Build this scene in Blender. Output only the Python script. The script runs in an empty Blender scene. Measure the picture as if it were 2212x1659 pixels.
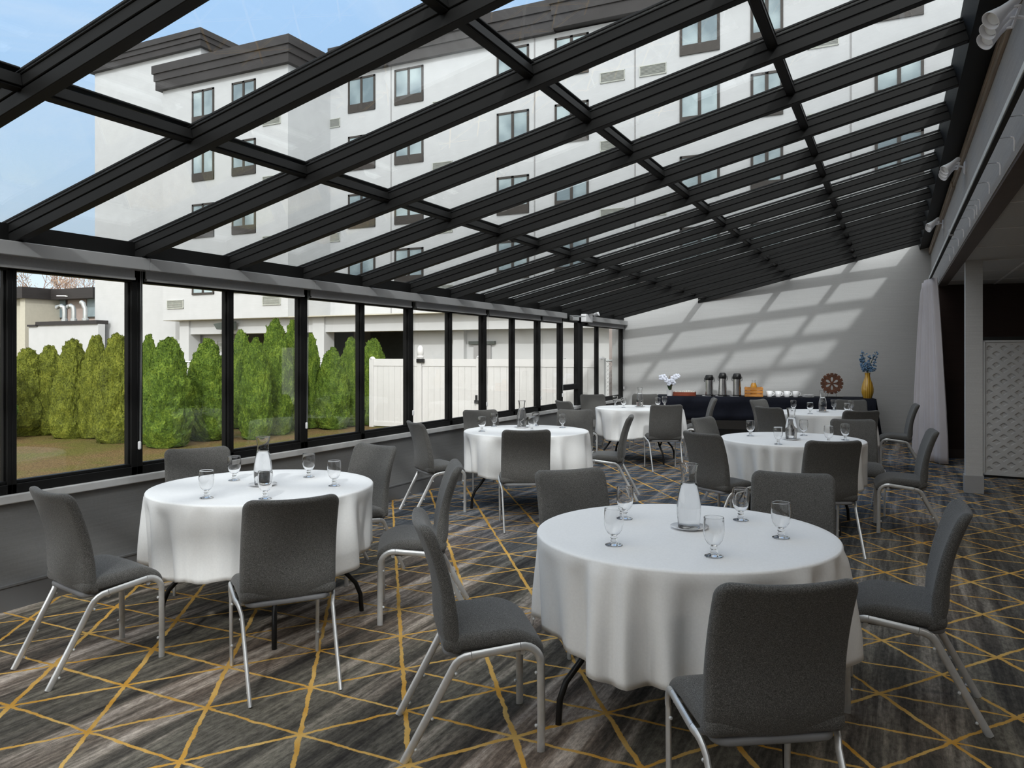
import bpy, bmesh, math, random
from mathutils import Vector, Matrix, noise as mnoise
PI = math.pi
sc = bpy.context.scene
COL = sc.collection

# ------------------------------------------------------------------ camera model (metres, Z up, +Y down the room, +X towards the aisle)
F_PX, TH, HY, CX, EYE = 1671.0, 0.4589, 768.7, 1106.0, 1.5
CT, ST = math.cos(TH), math.sin(TH)
def ray(x, y):
    v = (x - CX) / F_PX; w = (HY - y) / F_PX
    return Vector((v * CT - ST, v * ST + CT, w))
def onZ(x, y, Z=0.0):
    r = ray(x, y); return Vector((0, 0, EYE)) + r * ((Z - EYE) / r.z)
def onX(x, y, X):
    r = ray(x, y); return Vector((0, 0, EYE)) + r * (X / r.x)
def onY(x, y, Y):
    r = ray(x, y); return Vector((0, 0, EYE)) + r * (Y / r.y)

cam = bpy.data.cameras.new('camera'); co = bpy.data.objects.new('camera', cam); COL.objects.link(co)
co.location = (0, 0, EYE); co.rotation_euler = (PI / 2, 0, TH)
cam.sensor_fit = 'HORIZONTAL'; cam.sensor_width = 36.0
cam.lens = 36.0 * F_PX / 2212.0; cam.shift_y = (HY - 829.5) / 2212.0
cam.clip_end = 400; cam.clip_start = 0.05
sc.camera = co

# ------------------------------------------------------------------ room numbers
XW = -4.667                      # window wall
XR = 0.573                       # upper wall above the aisle opening
BAY = 0.8427
def yk(k): return 1.920 + BAY * k
EZ = 2.283                       # glass height at the window wall
SL = math.tan(0.2345)
def zr(x): return EZ + (x - XW) * SL     # underside of the roof glass
K0, K1 = -9, 16
YB = -6.2                        # wall behind the camera
def ybw(x): return 14.30 + (x - XW) * (1.0 / (XR - XW))   # back wall is slightly skewed
CEIL = 2.545
GZ = -0.15                       # ground outside

# ------------------------------------------------------------------ materials
MATS = {}
def srgb(r, g, b):
    def f(c):
        c /= 255.0
        return c / 12.92 if c <= 0.04045 else ((c + 0.055) / 1.055) ** 2.4
    return (f(r), f(g), f(b), 1.0)
class NT:
    def __init__(s, m):
        m.use_nodes = True; s.t = m.node_tree; s.n = s.t.nodes; s.l = s.t.links
        s.n.clear()
    def add(s, typ, **kw):
        n = s.n.new(typ)
        for k, v in kw.items():
            if k.startswith('i_'):
                n.inputs[k[2:].replace('_', ' ')].default_value = v
            else: setattr(n, k, v)
        return n
    def link(s, a, b): s.l.new(a, b)
    def math(s, op, a, b=None, c=None, clamp=False):
        n = s.n.new('ShaderNodeMath'); n.operation = op; n.use_clamp = clamp
        for i, v in enumerate((a, b, c)):
            if v is None: continue
            if isinstance(v, (int, float)): n.inputs[i].default_value = v
            else: s.l.new(v, n.inputs[i])
        return n.outputs[0]
    def mixc(s, fac, a, b):
        n = s.n.new('ShaderNodeMix'); n.data_type = 'RGBA'
        for idx, v in ((0, fac), (6, a), (7, b)):
            if isinstance(v, (int, float, tuple)): n.inputs[idx].default_value = v
            else: s.l.new(v, n.inputs[idx])
        return n.outputs[2]
    def noise(s, vec, scale, detail=2.0, rough=0.5, dist=0.0):
        n = s.n.new('ShaderNodeTexNoise'); n.inputs['Scale'].default_value = scale
        n.inputs['Detail'].default_value = detail; n.inputs['Roughness'].default_value = rough
        n.inputs['Distortion'].default_value = dist
        if vec is not None: s.l.new(vec, n.inputs['Vector'])
        return n.outputs['Fac']
    def ramp(s, fac, stops):
        n = s.n.new('ShaderNodeValToRGB'); e = n.color_ramp.elements
        while len(e) > 1: e.remove(e[0])
        e[0].position, e[0].color = stops[0]
        for p, c in stops[1:]:
            k = e.new(p); k.color = c
        s.l.new(fac, n.inputs[0]); return n.outputs[0]
    def mapping(s, scale=(1, 1, 1), rot=(0, 0, 0), coord='Object'):
        tc = s.n.new('ShaderNodeTexCoord'); mp = s.n.new('ShaderNodeMapping')
        mp.inputs['Scale'].default_value = scale; mp.inputs['Rotation'].default_value = rot
        s.l.new(tc.outputs[coord], mp.inputs['Vector']); return mp.outputs[0]
    def bsdf(s, **kw):
        p = s.n.new('ShaderNodeBsdfPrincipled'); o = s.n.new('ShaderNodeOutputMaterial')
        s.l.new(p.outputs[0], o.inputs[0])
        for k, v in kw.items():
            p.inputs[k.replace('_', ' ')].default_value = v
        return p
    def bump(s, h, strength, dist, p):
        b = s.n.new('ShaderNodeBump'); b.inputs['Strength'].default_value = strength; b.inputs['Distance'].default_value = dist
        s.l.new(h, b.inputs['Height']); s.l.new(b.outputs[0], p.inputs['Normal'])
def new(name):
    m = bpy.data.materials.new(name); MATS[name] = m; return m, NT(m)
def plain(name, rgb, rough=0.5, metal=0.0, spec=0.5, var=0.06, scale=6.0, bump=0.0, stretch=(1, 1, 1), coat=0.0):
    m, t = new(name)
    p = t.bsdf(Roughness=rough, Metallic=metal)
    p.inputs['Specular IOR Level'].default_value = spec
    if coat: p.inputs['Coat Weight'].default_value = coat
    v = t.mapping(stretch); n = t.noise(v, scale, 3.0)
    c = srgb(*rgb)
    lo = tuple(x * (1 - var * 2) for x in c[:3]) + (1,); hi = tuple(min(1, x * (1 + var * 2)) for x in c[:3]) + (1,)
    t.link(t.ramp(n, [(0.3, lo), (0.7, hi)]), p.inputs['Base Color'])
    if bump: t.bump(n, bump, 0.01, p)
    return m
def glassy(name, tint, refl=1.0, edge=None, base=0.035, ep=3.0):
    """thin clear sheet: see-through with a mirror reflection that grows at grazing angles"""
    m, t = new(name)
    lw = t.add('ShaderNodeLayerWeight'); f = lw.outputs['Facing']
    p5 = t.math('POWER', f, 5.0)
    fac = t.math('MULTIPLY', t.math('ADD', t.math('MULTIPLY', p5, 0.94), base), refl, clamp=True)
    tr = t.add('ShaderNodeBsdfTransparent'); tr.inputs[0].default_value = tint + (1,)
    if edge is not None:
        e = t.math('POWER', f, ep)
        t.link(t.mixc(e, tint + (1,), edge + (1,)), tr.inputs[0])
    gl = t.add('ShaderNodeBsdfGlossy'); gl.inputs['Roughness'].default_value = 0.0
    mx = t.add('ShaderNodeMixShader'); o = t.add('ShaderNodeOutputMaterial')
    t.link(fac, mx.inputs[0]); t.link(tr.outputs[0], mx.inputs[1]); t.link(gl.outputs[0], mx.inputs[2]); t.link(mx.outputs[0], o.inputs[0])
    return m

def carpet():
    m, t = new('carpet')
    p = t.bsdf(Roughness=0.95); p.inputs['Specular IOR Level'].default_value = 0.15
    tc = t.add('ShaderNodeTexCoord'); pos = tc.outputs['Object']
    # warp for the hand drawn lines
    wn = t.add('ShaderNodeTexNoise'); wn.inputs['Scale'].default_value = 9.0; wn.inputs['Detail'].default_value = 5.0; wn.inputs['Roughness'].default_value = 0.7
    t.link(pos, wn.inputs['Vector'])
    sep = t.add('ShaderNodeSeparateXYZ'); t.link(pos, sep.inputs[0])
    ws = t.add('ShaderNodeSeparateColor'); t.link(wn.outputs['Color'], ws.inputs[0])
    x = t.math('ADD', sep.outputs[0], t.math('MULTIPLY', t.math('SUBTRACT', ws.outputs[0], 0.5), 0.035))
    y = t.math('ADD', sep.outputs[1], t.math('MULTIPLY', t.math('SUBTRACT', ws.outputs[1], 0.5), 0.035))
    u = t.math('DIVIDE', t.math('ADD', x, 3.395), 0.5136)
    v = t.math('DIVIDE', t.math('SUBTRACT', y, 2.019), 0.3573)
    h = t.math('MULTIPLY', v, 0.5)
    def dist(q, sp):
        f = t.math('FRACT', t.math('ADD', q, 0.5))
        return t.math('MULTIPLY', t.math('ABSOLUTE', t.math('SUBTRACT', f, 0.5)), sp)
    d1 = dist(v, 0.3573); d2 = dist(t.math('ADD', u, h), 0.417); d3 = dist(t.math('SUBTRACT', u, h), 0.417)
    wv = t.noise(pos, 1.3, 2.0)
    wid = t.math('ADD', t.math('MULTIPLY', wv, 0.011), 0.0018)
    def line(d, k):
        w = t.math('MULTIPLY', wid, k)
        q = t.math('SUBTRACT', 1.0, t.math('DIVIDE', t.math('SUBTRACT', d, w), 0.003), clamp=True)
        return q
    L = t.math('MAXIMUM', line(d1, 0.8), t.math('MAXIMUM', line(d2, 1.15), line(d3, 0.95)))
    # streaky ground running down the room
    mp = t.add('ShaderNodeMapping'); mp.inputs['Scale'].default_value = (9.0, 0.55, 1); t.link(pos, mp.inputs[0])
    s1 = t.noise(mp.outputs[0], 1.0, 5.0, 0.65, 0.3)
    mp2 = t.add('ShaderNodeMapping'); mp2.inputs['Scale'].default_value = (40.0, 1.8, 1); t.link(pos, mp2.inputs[0])
    s2 = t.noise(mp2.outputs[0], 1.0, 4.0, 0.7)
    mp3 = t.add('ShaderNodeMapping'); mp3.inputs['Scale'].default_value = (1.5, 0.33, 1); mp3.inputs['Location'].default_value = (3.1, 1.4, 0); t.link(pos, mp3.inputs[0])
    big = t.noise(mp3.outputs[0], 1.0, 2.0)
    mp4 = t.add('ShaderNodeMapping'); mp4.inputs['Scale'].default_value = (60.0, 22.0, 1); t.link(pos, mp4.inputs[0])
    grain = t.noise(mp4.outputs[0], 1.0, 3.0, 0.7)
    sgrain = t.noise(pos, 330.0, 1.0)
    dark = t.ramp(s1, [(0.30, srgb(52, 49, 47)), (0.46, srgb(90, 86, 79)), (0.62, srgb(132, 126, 114))])
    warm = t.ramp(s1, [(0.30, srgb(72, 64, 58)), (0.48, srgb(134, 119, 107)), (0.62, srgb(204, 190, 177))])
    blue = t.ramp(s1, [(0.30, srgb(46, 54, 65)), (0.50, srgb(83, 95, 110)), (0.68, srgb(142, 146, 154))])
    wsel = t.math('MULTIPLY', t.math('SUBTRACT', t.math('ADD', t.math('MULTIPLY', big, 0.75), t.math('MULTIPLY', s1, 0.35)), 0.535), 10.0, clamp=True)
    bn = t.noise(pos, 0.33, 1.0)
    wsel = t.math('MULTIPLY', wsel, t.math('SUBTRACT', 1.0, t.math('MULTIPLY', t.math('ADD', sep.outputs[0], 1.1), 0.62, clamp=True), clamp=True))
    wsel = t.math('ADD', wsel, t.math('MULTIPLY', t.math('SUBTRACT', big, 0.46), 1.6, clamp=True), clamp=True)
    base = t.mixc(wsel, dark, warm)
    bsel = t.math('MULTIPLY', t.math('SUBTRACT', t.math('ADD', t.math('MULTIPLY', t.math('SUBTRACT', sep.outputs[1], 3.2), 0.10), t.math('MULTIPLY', bn, 0.6)), t.math('ADD', 0.36, t.math('MULTIPLY', t.math('ADD', sep.outputs[0], 0.7), 0.28, clamp=True))), 3.0, clamp=True)
    base = t.mixc(t.math('MULTIPLY', bsel, 0.8), base, blue)
    gq = t.math('MULTIPLY', t.math('SUBTRACT', grain, 0.36), 3.4, clamp=True)
    sq = t.math('MULTIPLY', t.math('SUBTRACT', s2, 0.30), 2.6, clamp=True)
    g = t.math('ADD', t.math('MULTIPLY', gq, 0.50), t.math('ADD', t.math('MULTIPLY', sq, 0.34), t.math('ADD', t.math('MULTIPLY', sgrain, 0.6), 0.08)))
    hs = t.add('ShaderNodeMix'); hs.data_type = 'RGBA'; hs.blend_type = 'MULTIPLY'; hs.inputs[0].default_value = 1.0
    t.link(base, hs.inputs[6])
    cg = t.add('ShaderNodeCombineColor')
    for i in range(3): t.link(g, cg.inputs[i])
    t.link(cg.outputs[0], hs.inputs[7])
    gold = t.ramp(t.noise(pos, 6.0, 2.0), [(0.3, srgb(198, 146, 58)), (0.7, srgb(216, 178, 106))])
    t.link(t.mixc(L, hs.outputs[2], gold), p.inputs['Base Color'])
    t.bump(t.math('ADD', sgrain, t.math('MULTIPLY', L, 0.4)), 0.5, 0.004, p)
    return m

def weave(name, c0, c1, c2, bump=0.35):
    m, t = new(name)
    p = t.bsdf(Roughness=0.92); p.inputs['Specular IOR Level'].default_value = 0.2
    p.inputs['Sheen Weight'].default_value = 0.15
    a = t.noise(t.mapping((260, 260, 900)), 1.0, 2.0, 0.55)
    b = t.noise(t.mapping((900, 900, 220)), 1.0, 2.0, 0.55)
    c = t.math('MULTIPLY', t.math('ADD', a, b), 0.5)
    t.link(t.ramp(c, [(0.34, srgb(*c0)), (0.5, srgb(*c1)), (0.66, srgb(*c2))]), p.inputs['Base Color'])
    t.bump(c, bump, 0.002, p)
    return m
def wallpaper(name, rgb, var=0.07, axis=2):
    m, t = new(name)
    p = t.bsdf(Roughness=0.85); p.inputs['Specular IOR Level'].default_value = 0.2
    a = t.noise(t.mapping((2.2, 2.2, 95)), 1.0, 4.0, 0.65); b = t.noise(t.mapping((70, 70, 55)), 1.0, 2.0)
    n = t.math('ADD', t.math('MULTIPLY', a, 0.65), t.math('MULTIPLY', b, 0.35))
    c = srgb(*rgb)
    lo = tuple(x * (1 - var * 2) for x in c[:3]) + (1,); hi = tuple(min(1, x * (1 + var * 2)) for x in c[:3]) + (1,)
    t.link(t.ramp(n, [(0.35, lo), (0.65, hi)]), p.inputs['Base Color'])
    t.bump(n, 0.15, 0.004, p)
    return m
def lawn():
    m, t = new('lawn')
    p = t.bsdf(Roughness=1.0); p.inputs['Specular IOR Level'].default_value = 0.1
    v = t.mapping(); a = t.noise(v, 0.9, 4.0, 0.6); b = t.noise(v, 45.0, 3.0, 0.7)
    soil = t.ramp(b, [(0.3, srgb(62, 50, 34)), (0.5, srgb(112, 92, 60)), (0.7, srgb(156, 134, 94))])
    gr = t.ramp(b, [(0.3, srgb(62, 62, 28)), (0.5, srgb(98, 96, 46)), (0.7, srgb(140, 132, 78))])
    t.link(t.mixc(t.math('MULTIPLY', t.math('SUBTRACT', a, 0.44), 6.0, clamp=True), soil, gr), p.inputs['Base Color'])
    t.bump(b, 0.8, 0.05, p); return m
def foliage(name, c0, c1, c2):
    m, t = new(name)
    p = t.bsdf(Roughness=0.8); p.inputs['Specular IOR Level'].default_value = 0.2
    v = t.mapping(); a = t.noise(v, 30.0, 4.0, 0.7); b = t.noise(v, 4.0, 2.0)
    c = t.math('ADD', t.math('MULTIPLY', a, 0.7), t.math('MULTIPLY', b, 0.3))
    t.link(t.ramp(c, [(0.34, srgb(*c0)), (0.5, srgb(*c1)), (0.64, srgb(*c2))]), p.inputs['Base Color'])
    return m

carpet()
weave('chair_fabric', (46, 45, 44), (80, 79, 77), (132, 130, 128), bump=0.15)
plain('chair_metal', (216, 217, 218), 0.36, 0.6, var=0.03, scale=40)
plain('clear_plastic', (205, 207, 208), 0.2, 0.0)
plain('underseat', (120, 120, 122), 0.6)
plain('linen', (236, 236, 236), 0.8, spec=0.2, var=0.012, scale=120, bump=0.05)
plain('black_steel', (18, 18, 19), 0.35, var=0.1)
plain('black_aluminium', (22, 22, 22), 0.55, spec=0.2, var=0.05)
plain('black_gasket', (12, 12, 12), 0.6, spec=0.2)
wallpaper('wallpaper_grey', (186, 186, 186), 0.03)
wallpaper('wallpaper_dark', (124, 124, 124), 0.035)
wallpaper('wallpaper_silver', (164, 159, 155), 0.05)
wallpaper('wallpaper_brown', (66, 54, 51), 0.05)
plain('sill_paint', (196, 196, 196), 0.5)
plain('baseboard_grey', (104, 104, 105), 0.55, var=0.02)
plain('baseboard_light', (150, 150, 151), 0.55, var=0.02)
plain('shade_metal', (158, 158, 159), 0.4, 0.2, var=0.02)
plain('shade_fabric', (150, 150, 151), 0.8, var=0.02, scale=60)
plain('white_plastic', (226, 226, 228), 0.4, var=0.02)
plain('white_enamel', (236, 234, 236), 0.35, var=0.02)
plain('wood_trim', (142, 124, 106), 0.55, var=0.12, scale=3, stretch=(8, 0.6, 8))
plain('brown_beam', (74, 62, 56), 0.6, var=0.05)
plain('ceiling_tile', (172, 172, 172), 0.9, var=0.03, scale=50)
plain('ceiling_grid', (206, 206, 206), 0.5)
plain('curtain_white', (190, 184, 187), 0.85, var=0.02, scale=3)
plain('track_metal', (214, 214, 210), 0.45, 0.1)
plain('dark_gap', (8, 8, 8), 0.8)
plain('panel_white', (186, 186, 186), 0.6, var=0.02)
plain('navy_cloth', (16, 19, 30), 0.85, spec=0.2, var=0.1, scale=30)
plain('china', (240, 240, 242), 0.2, var=0.01)
plain('steel', (196, 196, 196), 0.25, 1.0, var=0.05, stretch=(1, 1, 0.1))
plain('black_plastic', (16, 16, 17), 0.4)
plain('oak', (190, 128, 58), 0.55, var=0.12, scale=5, stretch=(2, 2, 14))
plain('mahogany', (132, 62, 40), 0.45, var=0.1, scale=5)
plain('carved_wood', (96, 60, 42), 0.6, var=0.2, scale=18)
plain('paper', (236, 234, 228), 0.8)
plain('juice', (238, 168, 44), 0.3)
plain('blue_petal', (92, 124, 156), 0.7, var=0.2, scale=30)
plain('white_petal', (226, 230, 244), 0.6, var=0.03)
plain('stem_green', (58, 78, 48), 0.7, var=0.15)
plain('cane', (128, 92, 58), 0.7)
plain('leaf_green', (40, 66, 34), 0.45, var=0.15)
plain('lamp_glass', (236, 236, 236), 0.15)
plain('stucco_white', (188, 190, 192), 0.85, spec=0.2, var=0.015, scale=2, bump=0.03)
plain('stucco_grey', (148, 148, 149), 0.85, spec=0.2, var=0.015)
plain('stucco_cream', (186, 183, 170), 0.85, spec=0.2, var=0.02)
plain('stucco_pink', (158, 146, 141), 0.85, spec=0.2, var=0.02)
plain('parapet_brown', (44, 41, 41), 0.6, var=0.08, scale=1.2)
plain('window_brown', (54, 49, 45), 0.5)
plain('grille', (178, 181, 174), 0.6)
plain('soffit_dark', (70, 76, 72), 0.8)
plain('vinyl_white', (204, 204, 204), 0.45, var=0.01)
plain('galvanised', (168, 172, 172), 0.4, 0.5)
plain('bark', (122, 98, 86), 0.9, var=0.15)
plain('bud', (170, 146, 126), 0.9, var=0.15)
plain('pipe_pale', (196, 208, 200), 0.4)
lawn()
foliage('thuja_a', (42, 46, 14), (84, 92, 27), (126, 130, 50))
foliage('thuja_b', (32, 46, 14), (68, 90, 26), (112, 130, 46))
foliage('shrub_green', (24, 48, 22), (46, 82, 40), (82, 118, 66))
glassy('window_glass', (0.965, 0.975, 0.97))
glassy('roof_glass', (0.915, 0.94, 0.95), refl=1.15)
glassy('glassware', (0.992, 0.992, 0.992), refl=1.25, edge=(0.30, 0.30, 0.30), base=0.03, ep=3.2)
glassy('carafe_glass', (0.985, 0.985, 0.985), refl=1.0, edge=(0.16, 0.16, 0.16), base=0.03, ep=3.5)
m, t = new('far_glass'); p = t.bsdf(Roughness=0.08)
t.link(t.ramp(t.noise(t.mapping(), 0.7, 2.0), [(0.35, srgb(112, 128, 136)), (0.65, srgb(168, 184, 188))]), p.inputs['Base Color'])
m, t = new('water'); p = t.bsdf(Roughness=0.0, IOR=1.33); p.inputs['Transmission Weight'].default_value = 1.0
p.inputs['Base Color'].default_value = (0.98, 0.98, 0.98, 1)
m, t = new('solid_glass'); p = t.bsdf(Roughness=0.0, IOR=1.45); p.inputs['Transmission Weight'].default_value = 1.0
p.inputs['Base Color'].default_value = (0.98, 0.98, 0.98, 1)
m, t = new('amber_glass'); p = t.bsdf(Roughness=0.15); p.inputs['Coat Weight'].default_value = 0.6
wv = t.add('ShaderNodeTexWave'); wv.inputs['Scale'].default_value = 9.0; wv.inputs['Distortion'].default_value = 1.5
t.link(t.mapping((1, 1, 0.15)), wv.inputs['Vector'])
t.link(t.ramp(wv.outputs['Fac'], [(0.2, srgb(168, 124, 40)), (0.5, srgb(190, 146, 48)), (0.8, srgb(206, 166, 70))]), p.inputs['Base Color'])

# ------------------------------------------------------------------ mesh helpers
class MB:
    def __init__(s): s.b = bmesh.new()
    def box(s, c, d, rot=None):
        vs = []
        for i in range(8):
            v = Vector(((-.5 if i & 1 == 0 else .5) * d[0], (-.5 if i & 2 == 0 else .5) * d[1], (-.5 if i & 4 == 0 else .5) * d[2]))
            if rot is not None: v = rot @ v
            vs.append(s.b.verts.new(Vector(c) + v))
        for f in ((0, 2, 3, 1), (4, 5, 7, 6), (0, 1, 5, 4), (2, 6, 7, 3), (0, 4, 6, 2), (1, 3, 7, 5)):
            s.b.faces.new([vs[i] for i in f])
        return s
    def bb(s, a, b):
        return s.box([(a[i] + b[i]) / 2 for i in range(3)], [abs(b[i] - a[i]) for i in range(3)])
    def prism(s, pts, vec):
        """closed polygon (3D points) pushed along vec"""
        a = [s.b.verts.new(Vector(p)) for p in pts]; b = [s.b.verts.new(Vector(p) + Vector(vec)) for p in pts]
        n = len(pts)
        s.b.faces.new(a[::-1]); s.b.faces.new(b)
        for i in range(n): s.b.faces.new((a[i], a[(i + 1) % n], b[(i + 1) % n], b[i]))
        return s
    def sweep(s, path, ra, rb=None, ref=(1, 0, 0), n=10, cap=True, scales=None):
        rb = rb or ra; path = [Vector(p) for p in path]; rings = []; ref = Vector(ref)
        for i, p in enumerate(path):
            t = (path[min(i + 1, len(path) - 1)] - path[max(i - 1, 0)]).normalized()
            u = (ref - t * ref.dot(t))
            if u.length < 1e-4: u = t.orthogonal()
            u.normalize(); w = t.cross(u)
            k = scales[i] if scales else 1.0
            rings.append([s.b.verts.new(p + u * (ra * k * math.cos(2 * PI * j / n)) + w * (rb * k * math.sin(2 * PI * j / n))) for j in range(n)])
        for a, b in zip(rings, rings[1:]):
            for j in range(n): s.b.faces.new((a[j], a[(j + 1) % n], b[(j + 1) % n], b[j]))
        if cap: s.b.faces.new(rings[0][::-1]); s.b.faces.new(rings[-1])
        return s
    def lathe(s, prof, c=(0, 0, 0), n=28, axis=None):
        """profile [(r,z)...] turned about z; axis = matrix"""
        c = Vector(c); rings = []
        for r, z in prof:
            if r < 1e-6:
                v = Vector((0, 0, z)); rings.append([s.b.verts.new(c + (axis @ v if axis else v))])
            else:
                R = []
                for j in range(n):
                    v = Vector((r * math.cos(2 * PI * j / n), r * math.sin(2 * PI * j / n), z))
                    R.append(s.b.verts.new(c + (axis @ v if axis else v)))
                rings.append(R)
        for a, b in zip(rings, rings[1:]):
            if len(a) == 1 and len(b) == 1: continue
            for j in range(n):
                k = (j + 1) % n
                if len(a) == 1: s.b.faces.new((a[0], b[k], b[j]))
                elif len(b) == 1: s.b.faces.new((a[j], a[k], b[0]))
                else: s.b.faces.new((a[j], a[k], b[k], b[j]))
        return s
    def ball(s, c, r, n=10):
        c = Vector(c); r = Vector((r, r, r)) if isinstance(r, (int, float)) else Vector(r)
        st = len(s.b.verts)
        g = bmesh.ops.create_uvsphere(s.b, u_segments=n, v_segments=max(6, n // 2 + 1), radius=1.0)
        for v in g['verts']: v.co = Vector((v.co.x * r.x, v.co.y * r.y, v.co.z * r.z)) + c
        return s
    def build(s, name, mat, parent=None, smooth=False, bevel=0.0, seg=2):
        bmesh.ops.recalc_face_normals(s.b, faces=s.b.faces)
        me = bpy.data.meshes.new(name); s.b.to_mesh(me); s.b.free()
        me.materials.append(MATS[mat] if isinstance(mat, str) else mat)
        if smooth:
            for p in me.polygons: p.use_smooth = True
            if smooth != 'all':
                try: me.set_sharp_from_angle(angle=math.radians(42))
                except Exception: pass
        o = bpy.data.objects.new(name, me); COL.objects.link(o)
        if parent is not None: o.parent = parent
        if bevel:
            bv = o.modifiers.new('bevel', 'BEVEL'); bv.width = bevel; bv.segments = seg; bv.limit_method = 'ANGLE'
            bv.harden_normals = False
        return o
def tag(o, label=None, cat=None, group=None, kind=None):
    if label: o['label'] = label
    if cat: o['category'] = cat
    if group: o['group'] = group
    if kind: o['kind'] = kind
    return o
def empty(name, loc=(0, 0, 0), rz=0.0):
    o = bpy.data.objects.new(name, None); COL.objects.link(o)
    o.location = loc; o.rotation_euler = (0, 0, rz); o.empty_display_size = 0.1; return o
def copy_tree(o, parent=None):
    c = o.copy(); COL.objects.link(c)
    if parent is not None: c.parent = parent
    for ch in list(o.children): copy_tree(ch, c)
    return c
def struct(o, label=None): return tag(o, label, None, None, 'structure')

# ================================================================== SETTING
struct(MB().bb((XW - 0.25, YB - 0.2, -0.12), (7.0, 17.5, 0.0)).build('floor', 'carpet'), 'dark streaked carpet with a gold triangle line pattern')
# low wall under the windows
struct(MB().bb((XW - 0.22, YB, 0.0), (XW - 0.02, ybw(XW) + 0.2, 0.63)).build('wall_left', 'wallpaper_dark'), 'dark grey low wall under the window band')
struct(MB().bb((XW - 0.26, YB, 0.63), (XW + 0.015, ybw(XW), 0.682)).build('trim_1', 'sill_paint', bevel=0.006), 'pale sill ledge along the window band')
struct(MB().bb((XW - 0.02, YB, 0.0), (XW + 0.0, ybw(XW), 0.14)).bb((XW - 0.02, YB, 0.14), (XW + 0.006, ybw(XW), 0.152)).build('baseboard_left', 'baseboard_grey'))
# back wall, skewed, top cut along the roof
a, b = Vector((XW - 0.22, ybw(XW - 0.22), 0)), Vector((XR + 0.25, ybw(XR + 0.25), 0))
nrm = Vector((-(b - a).y, (b - a).x, 0)).normalized()
pts = [a, b, b + Vector((0, 0, zr(b.x) - 0.02)), a + Vector((0, 0, zr(a.x) - 0.02))]
struct(MB().prism(pts, nrm * 0.2).build('wall_back', 'wallpaper_grey'), 'light grey wall with a sloping top under the glass roof')
a2, b2 = Vector((XW, ybw(XW), 0)), Vector((XR + 0.2, ybw(XR + 0.2), 0))
struct(MB().prism([a2, b2, b2 + Vector((0, 0, .14)), a2 + Vector((0, 0, .14))], -nrm * 0.015).build('baseboard_back', 'baseboard_grey'))
# wall behind the camera and the far side of the aisle
struct(MB().prism([(XW - 0.2, YB, 0), (XR + 0.2, YB, 0), (XR + 0.2, YB, zr(XR + 0.2)), (XW - 0.2, YB, zr(XW - 0.2))], (0, -0.2, 0)).build('wall_front', 'wallpaper_grey'))
struct(MB().bb((XR + 0.2, YB - 0.2, 0), (7.0, YB, CEIL + 0.3)).build('wall_front_aisle', 'wallpaper_grey'))
struct(MB().bb((6.8, YB, 0), (7.0, 17.4, CEIL + 0.3)).build('wall_right', 'wallpaper_grey'))
# upper wall over the aisle opening
struct(MB().bb((XR, YB, CEIL + 0.004), (XR + 0.115, ybw(XR) + 0.4, zr(XR) + 0.10)).build('wall_upper_right', 'wallpaper_silver'), 'silver grey upper wall above the aisle opening')
struct(MB().bb((XR + 0.004, YB, CEIL - 0.02), (XR + 0.12, ybw(XR) - 0.9, CEIL + 0.004)).build('trim_2', 'brown_beam'), 'brown strip along the underside of the upper wall')
wt = struct(MB().bb((XR - 0.022, YB, 3.27), (XR, 9.3, 3.385)).bb((XR - 0.03, YB, 3.31), (XR, 9.3, 3.35)).build('trim_3', 'wood_trim', bevel=0.003), 'brown wood strip where the roof meets the upper wall')
struct(MB().bb((XR - 0.03, 9.3, 3.262), (XR, ybw(XR), 3.377)).bb((XR - 0.038, 9.3, 3.30), (XR, ybw(XR), 3.342)).build('trim_4', 'wood_trim', bevel=0.003))
# aisle ceiling with grid
struct(MB().bb((XR + 0.12, YB, CEIL), (7.0, 17.4, CEIL + 0.12)).build('ceiling', 'ceiling_tile'), 'grey tiled ceiling over the aisle')
g = MB()
for i in range(11): g.bb((XR + 0.12 + 0.61 * i - 0.012, YB, CEIL - 0.006), (XR + 0.12 + 0.61 * i + 0.012, 17.4, CEIL))
for j in range(20): g.bb((XR + 0.12, -6 + 1.22 * j - 0.012, CEIL - 0.0055), (7.0, -6 + 1.22 * j + 0.012, CEIL))
struct(g.build('trim_5', 'ceiling_grid'), 'ceiling tile grid')
struct(MB().bb((XR + 0.1, YB, CEIL + 0.12), (7.2, 17.4, zr(XR) + 0.12)).build('roof_block', 'stucco_grey'))
# dark wall at the far end of the aisle with an opening
dw0, dw1 = Vector((XR + 0.02, 13.02, 0)), Vector((6.8, 14.1, 0)); dn = Vector((-(dw1 - dw0).y, (dw1 - dw0).x, 0)).normalized(); dd = (dw1 - dw0).normalized()
def dpt(s_, z, off=0.0): return dw0 + dd * s_ + dn * off + Vector((0, 0, z))
S0, S1, OT = 0.36, 3.0, 1.735
def dslab(mb, s0, s1, z0, z1, o0, o1):
    return mb.prism([dpt(s0, z0, o0), dpt(s1, z0, o0), dpt(s1, z1, o0), dpt(s0, z1, o0)], dn * (o1 - o0))
w = MB(); dslab(w, 0, S0, 0, CEIL, 0, .15); dslab(w, S0, S1, OT, CEIL, 0, .15); dslab(w, S1, 6.3, 0, CEIL, 0, .15)
struct(w.build('wall_back_aisle', 'wallpaper_brown'), 'dark brown wall at the far end of the aisle')
w = MB(); dslab(w, S0 - .0, S0 + .05, 0, OT, -.01, .16); dslab(w, S1 - .05, S1, 0, OT, -.01, .16); dslab(w, S0, S1, OT - .045, OT + .005, -.01, .16)
dr = struct(w.build('door_1', 'black_gasket'), 'black framed opening in the dark brown wall')
w = MB(); dslab(w, S0, S1, 0, OT, .9, .95); w.build('backing', 'dark_gap', dr)
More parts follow.
